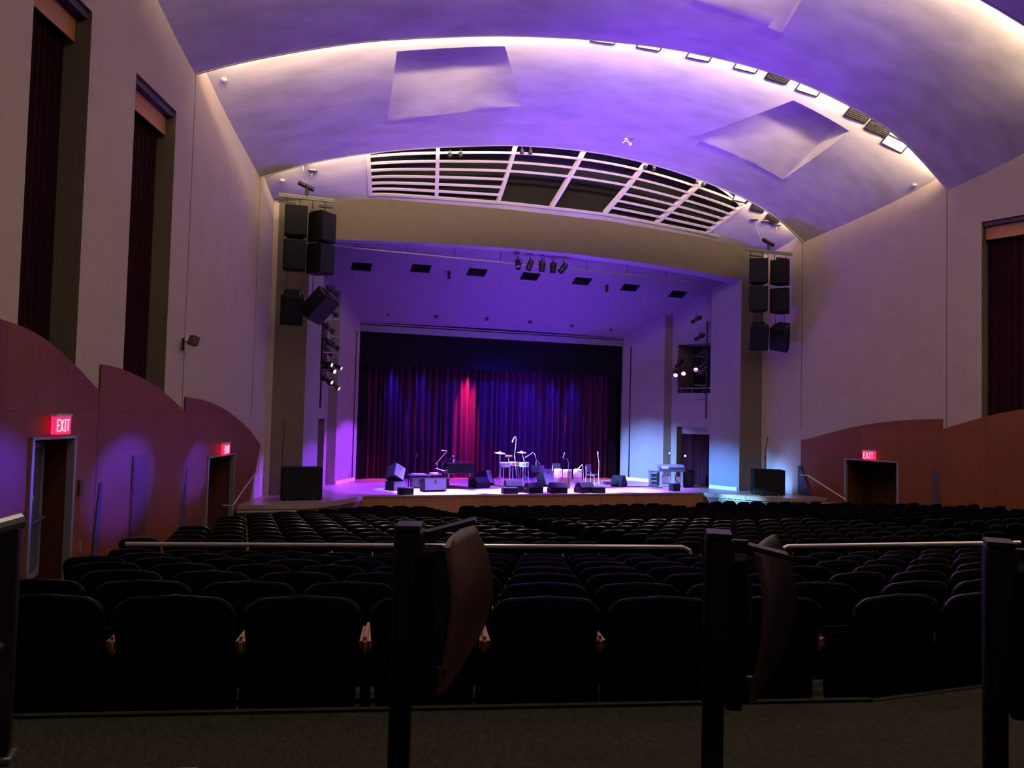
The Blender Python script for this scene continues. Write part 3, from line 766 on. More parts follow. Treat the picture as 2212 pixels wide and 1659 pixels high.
for sx in (.28,):
    m = MB(); m.box((sx, .16, .30), (.045, .10, .60)); m.box((sx, .16, .015), (.07, .30, .03)); m.build('side_frame', 'black_paint', t, smooth=False)
    m = MB(); m.box((sx, .13, .63), (.052, .30, .078)); bmesh.ops.bevel(m.bm, geom=m.bm.edges[:], offset=.02, segments=3, affect='EDGES'); m.build('armrest', 'arm_wood', t)
PROTO = t
ORD = ['first','second','third','fourth','fifth','sixth','seventh','eighth','ninth','tenth','eleventh','twelfth','thirteenth','fourteenth','fifteenth','sixteenth','seventeenth','eighteenth','nineteenth','twentieth','twenty-first','twenty-second','twenty-third','twenty-fourth']
seats = []     # (pos, angle, label)
def inwall(x, y, m_): return (AX-hw(y))+m_ < x < (AX+hw(y))-m_
for r in range(7):                                    # rear block, left part: rows square to az 12
    nd = 3.74 + .88*r; tg = 2.03 + .42*r + (.28 if r % 2 else 0)
    idx = 0
    row = []
    k = 0
    while True:
        tt = tg - .28 - .56*k; p = NN*nd + TT*tt
        if p.x < -1.05 - .062*(nd-3.7) or k > 20: break
        row.append(p); k += 1
    for i, p in enumerate(row): seats.append((p, -AZ, 'black theatre seat, rear left block, %s row from the posts, %s from right end' % (ORD[r], ORD[i])))
for r in range(7):                                    # rear block, right part
    az = math.radians(2); n2 = Vector((math.sin(az), math.cos(az), 0)); t2 = Vector((math.cos(az), -math.sin(az), 0))
    corner = NN*(3.74+.88*r) + TT*(2.03+.42*r+.12+(.28 if r % 2 else 0))
    for i in range(13):
        p = corner + t2*(.28+.56*i)
        seats.append((p, -az, 'black theatre seat, rear right block, %s row from the posts, %s from left end' % (ORD[r], ORD[i])))
def okfront(x, y):
    xx = x if x < AX else 2*AX-x
    return y < 17.9 + (xx-.2)*1.35 and y < 22.6 and xx > -1.2 + (y-12.6)*.264
for r in range(16):
    y0 = 22.35 - .80*r
    for i in range(12):
        seats.append((Vector((6.05+.28+.56*i, y0, 0)), 0, 'black theatre seat in centre block, %s row from the stage, %s from the left aisle' % (ORD[r], ORD[i])))
for sgn, nm in ((-1, 'left'), (1, 'right')):
    a9 = math.radians(9)
    for r in range(18):
        o = Vector((5.1, 21.9-.80*r, 0)); i = 0
        for k in range(20):
            p = o + Vector((-math.cos(a9), math.sin(a9), 0))*(.28+.56*k)
            if not okfront(p.x, p.y) or p.y < 9.9 + max(0, -(p.x-5)*.25): continue
            q = p if sgn < 0 else Vector((2*AX-p.x, p.y, 0))
            seats.append((q, -a9 if sgn < 0 else a9, 'black theatre seat in front %s block, %s row from the stage, %s from the aisle' % (nm, ORD[r], ORD[i]))); i += 1
vis = []
for p, a, lb in seats:
    p = Vector((p.x, p.y, floorz(p.x, p.y))); X_, Y_, d = project(p + Vector((0,0,.6)))
    if d < 1 or X_ < -150 or X_ > W+150: continue
    vis.append((d, p, a, lb))
vis.sort(key=lambda v: v[0])
first = True
for d, p, a, lb in vis[:300]:
    if first: PROTO.location = p; PROTO.rotation_euler = (0,0,a); PROTO['label'] = lb; first = False
    else: dup(PROTO, p, (0,0,a), lb)
bm = bmesh.new()
tmp = bpy.data.meshes.new('tmp')
sm = MB(); b_ = seat_back(lo=True); b_.bm.to_mesh(tmp); b_.bm.free(); sm.bm.from_mesh(tmp)
for f in sm.bm.faces: f.material_index = 0
nf = len(sm.bm.faces)
sm.box((0, .19, .43), (.46, .09, .44)); sm.box((.28, .16, .3), (.045, .10, .6))
sm.box((.28, .14, .63), (.05, .28, .06), mi=1)
m2 = MB(); 
sm.bm.to_mesh(tmp); sm.bm.free()
far = MB()
for d, p, a, lb in vis[300:]:
    me2 = tmp.copy(); me2.transform(Matrix.Translation(p) @ Matrix.Rotation(a, 4, 'Z')); far.bm.from_mesh(me2); bpy.data.meshes.remove(me2)
o = far.build('theatre_seats', ['seat_fabric', 'arm_wood'], None, smooth=False, fixn=False)
tag(o, 'far rows of black theatre seats reaching up to the stage', 'seats', kind='stuff')
# ------------------------------------------------------------------ railings
def rail(name, label, a, b, endleft, endright, posts):
    a = Vector(a); b = Vector(b); t = thing(name, label, 'railing', a)
    d = (b-a); pts = []
    u = d.normalized()
    if endleft: pts += [Vector((0,0,-.35)), Vector((0,0,-.12)), u*.03+Vector((0,0,-.04)), u*.12]
    else: pts += [Vector((0,0,0))]
    pts += [d*.3, d*.6]
    if endright: pts += [d-u*.12, d-u*.03+Vector((0,0,-.04)), d+Vector((0,0,-.12)), d+Vector((0,0,-.35))]
    else: pts += [d]
    m = MB(); m.tube(pts, .027, 10); m.build('handrail', 'rail_metal', t)
    for k in range(posts):
        p = d*((k+.5)/posts); w_ = a+p; zf = floorz(w_.x, w_.y)
        m = MB(); m.cyl(p+Vector((0,0,-.02)), Vector((p.x, p.y, zf-a.z)), .02); m.build('post', 'black_metal', t)
    m = MB()
    zf = floorz(a.x, a.y)
    m.build('foot', 'black_metal', t) if False else m.bm.free()
    return t
rail('cross_aisle_railing', 'long left steel handrail across the middle of the seats', (-1.27,10.3,-1.63), (5.42,8.68,-1.60), False, True, 6)
rail('cross_aisle_railing', 'right steel handrail across the middle of the seats', (6.62,8.52,-1.60), (10.2,8.0,-1.57), True, False, 4)
# side aisle handrails by the steps
def wallrail(label, pts, post=None, r=.02):
    base = Vector(pts[0]); t = thing('stair_handrail', label, 'handrail', base)
    m = MB(); m.tube([Vector(p)-base for p in pts], r, 8); m.build('handrail', 'rail_metal', t)
    if post:
        m = MB(); m.cyl(Vector(post)-base, Vector((post[0], post[1], floorz(post[0], post[1])))-base, .018); m.build('post', 'rail_metal', t)
P = lambda x, y, Y: at(x, y, Y)
wallrail('thin steel handrail rising beside the left stage steps', [P(480,1092,20.6), P(503,1092,20.9), P(528,1055,21.3), P(552,1022,21.8), P(555,1020,21.9)], P(502,1092,20.85))
wallrail('thin steel handrail falling from the right end of the stage', [P(1727,1026,22.2), P(1745,1027,22.1), P(1828,1080,20.9)], P(1828,1080,20.9))
# near stair railing at the left edge
t = thing('aisle_railing', 'dark post railing with two grey rails at the left edge', 'railing', (-.795, 3.31, PLAT))
m = MB(); m.box((0,0,.42), (.075, .05, .84)); m.build('post', 'black_metal', t, bevel=.008)
m = MB(); m.tube([(.03,.02,.86), (-.3,-.3,.78), (-1.2,-1.2,.55)], .03, 10); m.build('handrail', 'grey_metal', t)
m = MB(); m.tube([(.0,.0,.42), (-.3,-.3,.34), (-1.2,-1.2,.1)], .024, 10); m.build('lower_rail', 'grey_metal', t)
m = MB(); m.box((0,0,.012), (.10,.10,.024)); m.build('base_plate', 'grey_metal', t, bevel=.004)
# ------------------------------------------------------------------ three post mounted seats in front
def post_seat(label, base, hdg, lo, top=.95, open_=.0, roll=0):
    t = thing('post_seat', label, 'folding seat', base, hdg)
    zb = PLAT
    m = MB(); m.box((0, 0, top/2), (.062, .062, top)); m.build('post', 'black_paint', t, bevel=.006)
    m = MB(); m.box((.012, 0, top-.16), (.085, .10, .32)); m.build('head', 'black_paint', t, bevel=.012)
    m = MB(); m.box((.01, 0, top+.008), (.075, .11, .016)); m.build('cap', 'black_metal', t, bevel=.004)
    # tilted flap
    m = MB(); m.box((.125, .02, top+.002+roll*-.12), (.17, .07, .016), (.0, -.28+roll*1.7, .0)); m.box((.06, .0, top-.02), (.07,.03,.03)); m.build('flap', 'black_metal', t, bevel=.003)
    # curved shell hanging beside the post: broad concave face, leaning forward away from the viewer
    m = MB(); N = 18
    le = [(.0,.115),(.30,.137),(.60,.13),(.85,.11),(1,.10)]; re_ = [(.0,.185),(.2,.232),(.42,.25),(.65,.225),(.85,.165),(1,.112)]
    le = smooth_tab(le, 4); re_ = smooth_tab(re_, 4)
    rows = []
    for j in range(N+1):
        q = j/N; z = top-.055 - .43*q; x0 = lerp(q, le); x1 = lerp(q, re_); dpt = .22*(1-.75*max(0, (q-.6)/.4))
        row = []
        for i in range(9):
            u = i/8; row.append(Vector((x0+(x1-x0)*u - .02*math.sin(PI*u), dpt*u, z - .01*u + (.05*u*(1-q)**2))))
        rows.append(row)
    V = [[m.bm.verts.new(p) for p in row] for row in rows]; V2 = [[m.bm.verts.new(p+Vector((.016,.012,0))) for p in row] for row in rows]
    for a, b in zip(V, V[1:]):
        for i in range(8): m.bm.faces.new((a[i], a[i+1], b[i+1], b[i]))
    for a, b in zip(V2, V2[1:]):
        for i in range(8): m.bm.faces.new((a[i], b[i], b[i+1], a[i+1]))
    for j in range(N):
        m.bm.faces.new((V[j][0], V[j+1][0], V2[j+1][0], V2[j][0])).material_index = 1
        m.bm.faces.new((V[j][8], V2[j][8], V2[j+1][8], V[j+1][8])).material_index = 1
    m.bm.faces.new([v for v in V[0]] + [v for v in V2[0][::-1]]).material_index = 1
    m.bm.faces.new([v for v in V[N][::-1]] + [v for v in V2[N]]).material_index = 1
    m.build('back_shell', ['shell_shaded' if lo else 'shell_brown', 'shell_edge'], t, ang=60)  # middle and right shells have their shade put into the colour
    m = MB(); N = 12; A_ = []
    for j in range(N+1):
        q = j/N; z = top-.07 - .42*q; bow = .02*math.sin(PI*min(1, q*1.1))
        A_.append([m.bm.verts.new(p) for p in (Vector((.035, -.05, z)), Vector((.078+bow, -.05, z)), Vector((.10+bow, .15, z)), Vector((.035, .15, z)))])
    for a, b in zip(A_, A_[1:]):
        for k in range(4): m.bm.faces.new((a[k], a[(k+1) % 4], b[(k+1) % 4], b[k]))
    m.bm.faces.new(A_[0]); m.bm.faces.new(A_[-1][::-1])
    m.build('seat_cushion', 'seat_fabric', t)
    m = MB(); m.cyl((0,0,top-.42), (.13,.02,top-.42), .014); m.build('arm', 'black_metal', t)
    m = MB(); m.cyl((0,0,top-.09), (.12,0,top-.07), .012); m.build('arm', 'black_metal', t)
    m = MB(); m.box((0,0,.01), (.14,.14,.02)); m.build('base_plate', 'black_paint', t, bevel=.004)
    return t
post_seat('black post with brown curved seat shell, leftmost of the three in front', (.465, 2.3, PLAT), -.30, 0)
post_seat('black post with shaded curved seat shell, middle of the three in front', (1.348, 2.03, PLAT), -.55, 1, .945, roll=.28)
post_seat('black post with shaded folded seat, rightmost of the three at the frame edge', (2.143, 1.76, PLAT), -.75, 1, .94, roll=.28)
# ------------------------------------------------------------------ ceiling fixtures
def on_panel(k, px, py):
    d = ray(px, py); best = None
    for i in range(900):
        Y = {2: 18.2, 3: 22.95}[k] + (4.7 if k == 2 else 1.4)*i/900
        p = d*(Y/d.y); e = abs(p.z - surf(k, (p.x-AX)/hw(Y), Y))
        if best is None or e < best[0]: best = (e, p)
    return best[1]
def nrm(k, p):
    f = lambda x, y: surf(k, (x-AX)/hw(y), y)
    dx = (f(p.x+.05, p.y)-f(p.x-.05, p.y))/.1; dy = (f(p.x, p.y+.03)-f(p.x, p.y-.03))/.06
    return Vector((dx, dy, -1)).normalized()
POSN = ['first','second','third','fourth','fifth','sixth','seventh','eighth']
for k, lst in ((2, [(1302,88,1),(1402,101,1),(1510,122,1),(1612,145,1),(1680,167,0),(1747,192,1),(1853,248,0),(1897,277,0),(1933,310,1)]), (3, [(1600,426,1),(1637,448,0),(1668,474,0)])):
    for q, (px, py, lit) in enumerate(lst):
        p = on_panel(k, px, py); n_ = nrm(k, p); z_ = -n_; 
        x_ = Vector((1,0,0)); x_ = (x_ - z_*x_.dot(z_)).normalized(); y_ = z_.cross(x_)
        t = thing('cove_light_fixture', '%s %s rectangular light %s, in the %s ceiling arc' % ('lit' if lit else 'unlit louvred', 'cream' if lit else 'dark', 'number %s from the left' % 'one two three four five six seven eight nine'.split()[q] , 'upper' if k == 2 else 'lower'), 'ceiling light', p + n_*.015, group='rectangular lights along the ceiling arcs')
        t.rotation_euler = Matrix((x_, y_, z_)).transposed().to_euler()
        sx, sy = (.72, (.10,.14,.18,.22,.26,.28,.34,.34,.34)[q]) if k == 2 else (.50, .30)
        m = MB()
        for a, b in (((0,sy/2,0),(sx,.03,.035)), ((0,-sy/2,0),(sx,.03,.035)), ((sx/2,0,0),(.03,sy,.035)), ((-sx/2,0,0),(.03,sy,.035))): m.box(a, b)
        m.build('frame', 'black_metal', t, smooth=False)
        m = MB(); m.box((0,0,.01), (sx-.04, sy-.04, .02)); m.build('lens' , 'cove_lens' if lit else 'cove_lens_dim', t, smooth=False)
        if not lit:
            m = MB()
            for j in range(5): m.box((0, -sy/2+sy*(j+1)/6, -.012), (sx-.05, .012, .03), (.5,0,0))
            m.build('louvres', 'black_metal', t, smooth=False)
for q, (px, py) in enumerate([(1394,351),(1412,355),(1505,384),(1520,388),(1128,318),(1146,319),(972,325),(995,324)]):
    p = on_panel(3, px, py+3)
    t = thing('ceiling_bracket_lamp', 'small dark lamp bracket on the lower ceiling arc, %s of eight from the left' % ORD[[4,5,6,7,2,3,0,1][q]], 'lamp', p - Vector((0,0,.1)))
    m = MB(); m.box((0,0,0), (.11,.11,.12)); m.build('case', 'black_metal', t, bevel=.01)
    m = MB(); m.cyl((0,0,.07), (0,0,.16), .02); m.build('stem', 'black_metal', t)
SPR = {'s': 'small white sprinkler dot'}
def small_dome(k, px, py, label, name, r=.07, prong=False):
    p = on_panel(k, px, py) if k else on_soffit(px, py)
    t = thing(name, label, 'detector', p - Vector((0,0,.02)))
    m = MB(); m.lathe([(0,-r*.7),(r*.6,-r*.55),(r,-.01),(r,.03),(0,.04)]); m.build('dome', 'white_paint' if k else 'case_grey', t)
    if prong:
        m = MB(); m.cyl((0,0,-.02), (.15,0,-.12), .02); m.cyl((0,0,-.02), (-.12,0,-.14), .02); m.lathe([(0,-.2),(.05,-.17),(.05,-.1),(0,-.08)], Matrix.Translation((.16,0,0))); m.build('nozzles', 'white_paint', t)
small_dome(2, 484, 171, 'white round detector near the left end of the upper ceiling arc', 'smoke_detector')
small_dome(2, 1975, 399, 'white round detector near the right end of the ceiling panel', 'smoke_detector')
small_dome(3, 610, 389, 'white round detector beside the left hanging speakers', 'smoke_detector')
small_dome(2, 1352, 300, 'two headed white fitting on the ceiling above the grille', 'ceiling_fitting', .06, True)
for q, (px, py) in enumerate([(840,680),(943,685),(1052,690),(1146,697),(1235,705),(1320,713)]):
    small_dome(0, px, py, 'small round fitting on the violet soffit, %s of six from the left' % ORD[q], 'soffit_fitting', .075)
# ------------------------------------------------------------------ theatrical lanterns
def lantern(name, label, loc, aim, lens='lens_dark', L=.55, r=.10, par=False, group=None):
    loc = Vector(loc); z_ = (Vector(aim)).normalized()
    t = thing(name, label, 'stage light', loc, group=group)
    q = z_.to_track_quat('Z', 'Y').to_matrix().to_4x4()
    m = MB()
    prof = [(0,-L*.5),(r*.75,-L*.48),(r,-L*.35),(r,-L*.05),(r*.72,0),(r*.72,L*.35),(r*.95,L*.38),(r*.95,L*.5),(r*.8,L*.5),(r*.8,L*.42)] if not par else [(0,-L*.5),(r*.8,-L*.45),(r*1.05,-L*.1),(r*1.05,L*.5),(r*.95,L*.5),(r*.95,L*.3)]
    m.lathe(prof, q, 14); m.build('housing', 'black_metal', t)
    m = MB(); m.lathe([(0,L*.44 if not par else L*.32),(r*.8,L*.42 if not par else L*.31)], q, 14); m.build('lens', lens, t, fixn=False)
    m = MB(); side = z_.cross(Vector((0,0,1))).normalized() if abs(z_.z) < .98 else Vector((1,0,0))
    m.tube([side*r*1.25, side*r*1.3+Vector((0,0,r*1.5)), Vector((0,0,r*2.0)), -side*r*1.3+Vector((0,0,r*1.5)), -side*r*1.25], .012, 6)
    m.cyl((0,0,r*2.0), (0,0,r*2.7), .02); m.build('yoke', 'black_metal', t)
    return t
# pipe under the beam with five lamps
pa, pb = at(716, 531, 24.75), at(1560, 612, 24.95)
t = thing('lighting_pipe', 'long thin grey pipe slung below the concrete beam', 'pipe', pa)
m = MB(); m.cyl((0,0,0), pb-pa, .035, n=10); m.build('pipe', 'grey_metal', t)
for k in range(9):
    p = (pb-pa)*((k+.5)/9); m = MB(); m.cyl(p, p+Vector((0,0,.5)), .01, n=6); m.build('hanger', 'black_metal', t)
for q, (px, py, aim) in enumerate([(1119,571,(-.1,-.5,-.6)), (1145,572,(-.35,.1,-1)), (1171,575,(0,.1,-1)), (1195,578,(.02,.2,-1)), (1217,579,(-.6,.1,-.8))]):
    lantern('stage_lantern', 'black stage lamp on the grey pipe, %s of five from the left' % ORD[q], at(px, py, 24.8), aim, L=.38, r=.10, par=True, group='stage lamps on the pipe')
for q, p in enumerate(slotpos):
    lantern('recessed_lantern', 'lamp inside the %s dark soffit slot from the left' % ORD[q], p + Vector((0,0,.25)), (.1,.3,-1), 'lens_blue' if q in (2, 4) else 'lens_dark', L=.18, r=.07, par=True, group='lamps in the soffit slots')
for q, (px, py) in enumerate([(970,590),(1311,619)]):
    p = on_soffit(px, py); t = thing('soffit_can_light', 'small can lamp hung from the violet soffit, %s one' % ('left' if q == 0 else 'right'), 'stage light', p-Vector((0,0,.05)))
    m = MB(); m.lathe([(0,.1),(.05,.08),(.055,-.14),(.045,-.14),(.045,-.05)]); m.build('housing', 'black_metal', t)
# left and right booms
LB = [(718,628,(.7,.4,-.45),0), (716,672,(.7,.4,-.5),0), (708,708,(.7,.4,-.45),0), (700,728,(.6,.4,-.5),0), (718,745,(.7,.3,-.4),0), (706,756,(.6,.5,-.5),0),
      (703,784,(.75,-.5,-.25),1), (712,798,(.6,-.7,-.3),1), (724,790,(.7,-.4,-.3),1), (704,820,(.7,-.5,-.35),1), (720,832,(.7,-.45,-.45),1)]
for q, (px, py, aim, lit) in enumerate(LB):
    lantern('boom_lantern', '%s stage lamp on the left side boom, %s from the top' % ('white lit' if lit else 'dark', ORD[q]), at(px, py, 25.75+.12*(q % 3)), aim, 'lens_white' if lit else 'lens_dark', L=.5, r=.085, group='lamps on the left boom')
RB = [(1505,690,(-.8,.1,-.5),0), (1512,728,(-.85,.1,-.5),0), (1518,762,(-.8,.1,-.5),0), (1468,785,(-.6,-.2,-.5),0), (1522,785,(-.6,.1,-.6),0), (1460,806,(-.5,-.75,-.45),2), (1477,803,(-.5,-.75,-.4),2), (1504,795,(-.5,-.7,-.35),2), (1520,800,(-.4,.3,-.6),0)]
for q, (px, py, aim, lit) in enumerate(RB):
    YY = 25.8 if q in (0,1,2,4,8) else 26.9-.25*(q-5) if q >= 5 else 26.8
    lantern('boom_lantern', '%s stage lamp at the right side port, %s from the top' % ('pink lit' if lit else 'dark', ORD[q]), at(px, py, YY), aim, 'lens_pink' if lit else 'lens_dark', L=.45, r=.10 if lit else .085, group='lamps on the right boom')
for sd, px, zt in (('left', 697, 3.6), ('right', 1529, 3.6)):
    x = xat(px, 740, 25.7); t = thing('lighting_boom', 'upright pipe carrying the %s side lamps' % sd, 'pipe', (x, 25.75, -.1))
    m = MB(); m.cyl((0,0,.2), (0,0,3.9), .03); m.build('pipe', 'black_metal', t)
    for k in range(5): m = MB(); s_ = 1 if sd == 'left' else -1; m.cyl((0,0,.9+k*.55), (s_*.5,.05,.9+k*.55), .02); m.build('arm', 'grey_metal', t)
# ------------------------------------------------------------------ hanging speaker clusters
def cabinet(label, loc, rot, w=.62, h_=.86, d=.62, name='hanging_loudspeaker', group=None):
    t = thing(name, label, 'loudspeaker', loc, group=group); t.rotation_euler = rot
    m = MB(); o = [(-w/2,-d/2),(w/2,-d/2),(w/2,-d/2+.2),(w*.32,d/2),(-w*.32,d/2),(-w/2,-d/2+.2)]
    m.prism([(x, y, 0) for x, y in o], (0,0,-h_/2), (0,0,h_/2)); m.build('cabinet', 'speaker_body', t, smooth=False, bevel=.01)
    m = MB(); m.box((0, -d/2-.008, 0), (w-.05, .02, h_-.05)); m.build('grille', 'speaker_grille', t, smooth=False, bevel=.004)
    m = MB(); m.box((-w/2+.03, 0, h_/2+.01), (.03,.3,.02)); m.box((w/2-.1, 0, h_/2+.01), (.03,.25,.02)); m.build('rigging', 'grey_metal', t, smooth=False)
    return t
cam_ang = lambda x, y: math.atan2(x, y)
for side in 'LR':
    nm = 'left' if side == 'L' else 'right'
    if side == 'L':
        A = [((1.21,23.2,5.43),(0,0,-.05)), ((1.20,23.2,4.45),(.08,0,-.05)), ((1.18,23.1,2.95),(.55,0,-.05))]
        B = [((1.92,23.25,5.35),(0,0,.75)), ((1.90,23.25,4.42),(.0,0,.75)), ((1.92,23.2,3.08),(.75,.25,.75))]
    else:
        A = [((17.02,23.2,5.32),(0,0,-.55)), ((17.02,23.2,4.33),(0,0,-.55)), ((17.0,23.1,3.02),(.45,0,-.55))]
        B = [((17.93,23.1,5.34),(0,0,-.95)), ((17.93,23.1,4.32),(0,0,-.95)), ((17.95,23.1,3.05),(.55,.2,-.95))]
    for col, nmc in ((A, 'left'), (B, 'right')):
        for j, (p, r_) in enumerate(col):
            cabinet('black loudspeaker, %s in the %s column of the %s hanging cluster' % (('top','middle','bottom')[j], nmc, nm), p, r_, group='hanging loudspeakers')
    xa, xb = (.70, 2.27) if side == 'L' else (16.45, 18.45); zz = 6.18 if side == 'L' else 6.07
    cx = (xa+xb)/2
    t = thing('speaker_rigging', 'grey lifting bar with chain hoist above the %s loudspeakers' % nm, 'rigging', (cx, 23.2, zz))
    m = MB(); m.box((0,0,0), (xb-xa, .06, .12)); m.box((0,-.03,0),(xb-xa,.02,.03)); m.build('bar', 'rig_metal', t, smooth=False, bevel=.005)
    m = MB(); m.cyl((-.25,0,.42), (.2,0,.25), .07, n=12); m.cyl((0,0,.05), (0,0,.35), .05); m.build('hoist', 'black_metal', t)
    for k, (ox, oy) in enumerate(((-.15,-.1),(.15,.15),(.1,.3)) if side == 'L' else ((-.5,.2),(-.1,.1),(.35,0))):
        topz = surf(3, (cx+ox-AX)/hw(23.2+oy), 23.2+oy)
        m = MB(); m.cyl((ox*.5,oy*.3,.3), (ox,oy,topz-zz), .012, n=6); m.build('chain', 'grey_metal', t)
        if k < (2 if side == 'L' else 3):
            m = MB(); m.lathe([(.0,-.03),(.1,-.05),(.15,-.02),(.15,.0)], Matrix.Translation((ox,oy,topz-zz-.02)), 16); m.build('ceiling_rose', 'grey_metal', t)
    for k in range(4):
        m = MB(); x_ = (xa-cx)+.25+(xb-xa-.5)*k/3; m.cyl((x_,0,-.05), (x_,0,-.32), .014, n=6); m.build('hanger', 'black_metal', t)
    m = MB(); m.box((-.55,0,-.2), (.5,.04,.04)); m.box((.55,0,-.2), (.4,.1,.06)); m.build('spreader', 'black_metal', t, smooth=False)
    for x_, zl in (((A[0][0][0], 3.9)), ((B[0][0][0], 3.9))):
        m = MB(); m.cyl((x_-cx-.18,0,3.95-zz), (x_-cx-.18,-.05,3.2-zz), .01, n=6); m.cyl((x_-cx+.2,0,3.95-zz), (x_-cx+.2,-.05,3.2-zz), .01, n=6); m.build('lower_cable', 'black_metal', t)
# ------------------------------------------------------------------ things on the stage
Z = STAGE
mat('drum_steel', (.42,.42,.48), .35, .5)
def S(px, py, Y): p = at(px, py, Y); return Vector((p.x, Y, Z))
def sub(label, px, Y, w=1.12, h_=.9, rz=0):
    t = thing('subwoofer', label, 'loudspeaker', S(px, 1060, Y), rz)
    m = MB(); m.box((0,0,h_/2+.03), (w,.75,h_)); m.build('cabinet', 'speaker_body', t, smooth=False, bevel=.015)
    m = MB(); m.box((0,-.385,h_/2+.03), (w-.07,.03,h_-.08)); m.build('grille', 'speaker_grille', t, smooth=False)
    for sx in (-.35,.35):
        m = MB(); m.cyl((sx*w,-.33,.0), (sx*w,-.33,.05), .03); m.build('foot', 'grey_metal', t)
        m = MB(); m.cyl((sx*w*.8,-.40,.06), (sx*w*.8,-.405,.06), .015); m.build('badge', 'chrome', t)
sub('large black subwoofer on the floor at the left end of the stage', 650, 23.15, 1.12, .88, 0.0)
sub('large black subwoofer on the floor at the right end of the stage', 1658, 22.9, 1.02, .86, -.45)
def wedge_mon(label, px, Y, rz, w=.6, tilt=0, h_=.42, d=.5, body='speaker_body', z=0, rx=0, ry=0):
    t = thing('stage_monitor', label, 'monitor speaker', S(px, 1050, Y)+Vector((0,0,z)), rz); 
    if rx or ry: t.rotation_euler = (rx, ry, rz)
    prof = [(-d/2,0),(d/2,0),(d/2,h_*.35),(d*.1,h_),(-d*.2,h_),(-d/2,h_*.55)]
    m = MB(); m.prism([(0, y, zz) for y, zz in prof], (-w/2,0,0), (w/2,0,0)); m.build('cabinet', body, t, smooth=False, bevel=.012)
    a = Vector((0,d/2,h_*.35)); b = Vector((0,d*.1,h_)); c = (a+b)/2; ang = math.atan2(b.z-a.z, b.y-a.y)
    m = MB(); m.box(c+Vector((0,.006,.006)), (w-.06, (b-a).length-.03, .02), (ang,0,0)); m.build('grille', 'speaker_grille', t, smooth=False)
    m = MB(); m.box((w/2+.004,0,h_*.45), (.012,.12,.035)); m.box((-w/2-.004,0,h_*.45), (.012,.12,.035)); m.build('handle', 'case_grey', t, smooth=False)
    return t
wedge_mon('wedge monitor at the stage edge right of the drum stand, first of the row', 1151, 24.3, .25, .56, h_=.35, d=.42)
wedge_mon('wedge monitor at the stage edge in front of the congas', 1204, 24.25, 0, .58, h_=.35, d=.42)
wedge_mon('wedge monitor at the stage edge, right of the congas, angled left', 1262, 24.3, .3, .58, h_=.35, d=.42)
wedge_mon('wedge monitor behind the small box at centre of the stage edge', 1108, 24.62, 0, .58, h_=.40, d=.42)
wedge_mon('violet lit wedge monitor between the piano and the drums', 1035, 26.3, .35, .58, h_=.36)
def box_spk(label, px, Y, w, h_, d=.35, rz=0, z=0, rot=None, front='speaker_grille', body='speaker_body', name='stage_speaker_box', handle=False):
    t = thing(name, label, 'speaker', S(px, 1055, Y)+Vector((0,0,z)), rz)
    if rot: t.rotation_euler = rot
    m = MB(); m.box((0,0,h_/2), (w,d,h_)); m.build('cabinet', body, t, smooth=False, bevel=.012)
    m = MB(); m.box((0,-d/2-.006,h_/2), (w-.05,.014,h_-.05)); m.build('grille', front, t, smooth=False)
    if handle: m = MB(); m.box((w/2+.005,0,h_*.7), (.02,.03,h_*.4)); m.box((0,-d/2-.016,h_*.75), (.06,.01,.07)); m.build('handle', 'black_metal', t, smooth=False)
    return t
box_spk('small black box speaker at the left of the stage edge', 876, 24.2, .46, .21)
box_spk('small black box speaker at the middle of the stage edge', 1101, 24.15, .50, .20, .28)
box_spk('small black box speaker at the stage edge below the chair', 1291, 24.15, .46, .20, .28)
box_spk('small black box speaker at the stage edge before the keyboards', 1457, 24.6, .30, .25, .3)
box_spk('tilted speaker cabinet leaning back on the amplifier, far left of the stage', 851, 25.6, .44, .50, .42, z=.33, rot=(-.45,.5,.35), front='case_grey', handle=True)
box_spk('low amplifier cabinet under the tilted speaker, far left of the stage', 853, 25.6, .48, .30, .42, rz=.5, front='case_grey', name='guitar_amplifier')
t = box_spk('wide grey speaker cabinet with a small dark mark, left stage front', 936, 25.1, .78, .42, .45, rz=.12, rot=(-.18,0,.15), front='case_grey', handle=True)
box_spk('blue lit amplifier leaning back behind the violet wedge monitor', 1052, 27.0, .42, .52, .42, rot=(-.4,.15,.7), front='case_grey', name='guitar_amplifier', handle=True)
box_spk('tall tilted amplifier between the music stand and the congas', 1182, 26.6, .56, .62, .36, rot=(-.35,.0,.5), front='case_grey', name='guitar_amplifier', handle=True)
wedge_mon('blue lit wedge monitor at the right side of the stage', 1337, 26.3, -.9, .45, h_=.42)
t = thing('floor_box', 'flat pale box lying on the stage floor left of the blue wedge monitor', 'box', S(1311, 1042, 27.2), .2)
m = MB(); m.box((0,0,.06), (.4,.3,.12)); m.build('case', 'case_grey', t, bevel=.01); m = MB(); m.box((0,0,.124), (.36,.26,.01)); m.build('lid', 'paper', t, smooth=False)
# table with papers
t = thing('equipment_table', 'low table with white topped gear behind the wide grey cabinet', 'table', S(905, 1050, 26.3), .05)
m = MB(); m.box((0,0,.44), (.72,.5,.035)); m.build('table_top', 'case_grey', t, bevel=.005)
for sx in (-.32,.32):
    for sy in (-.2,.2): m = MB(); m.cyl((sx,sy,0), (sx,sy,.43), .018); m.build('leg', 'black_metal', t)
m = MB(); m.box((0,0,.2), (.55,.4,.34)); tag(m.build('rack_case', 'case_grey', None, bevel=.01), 'grey rack case standing under the low table', 'case').location = t.location
m = MB(); m.box((-.05,-.05,.475), (.45,.28,.03), (0,0,.1)); tag(m.build('paper_stack', 'paper', None, bevel=.005), 'white stack of paper on the low table', 'paper').location = t.location
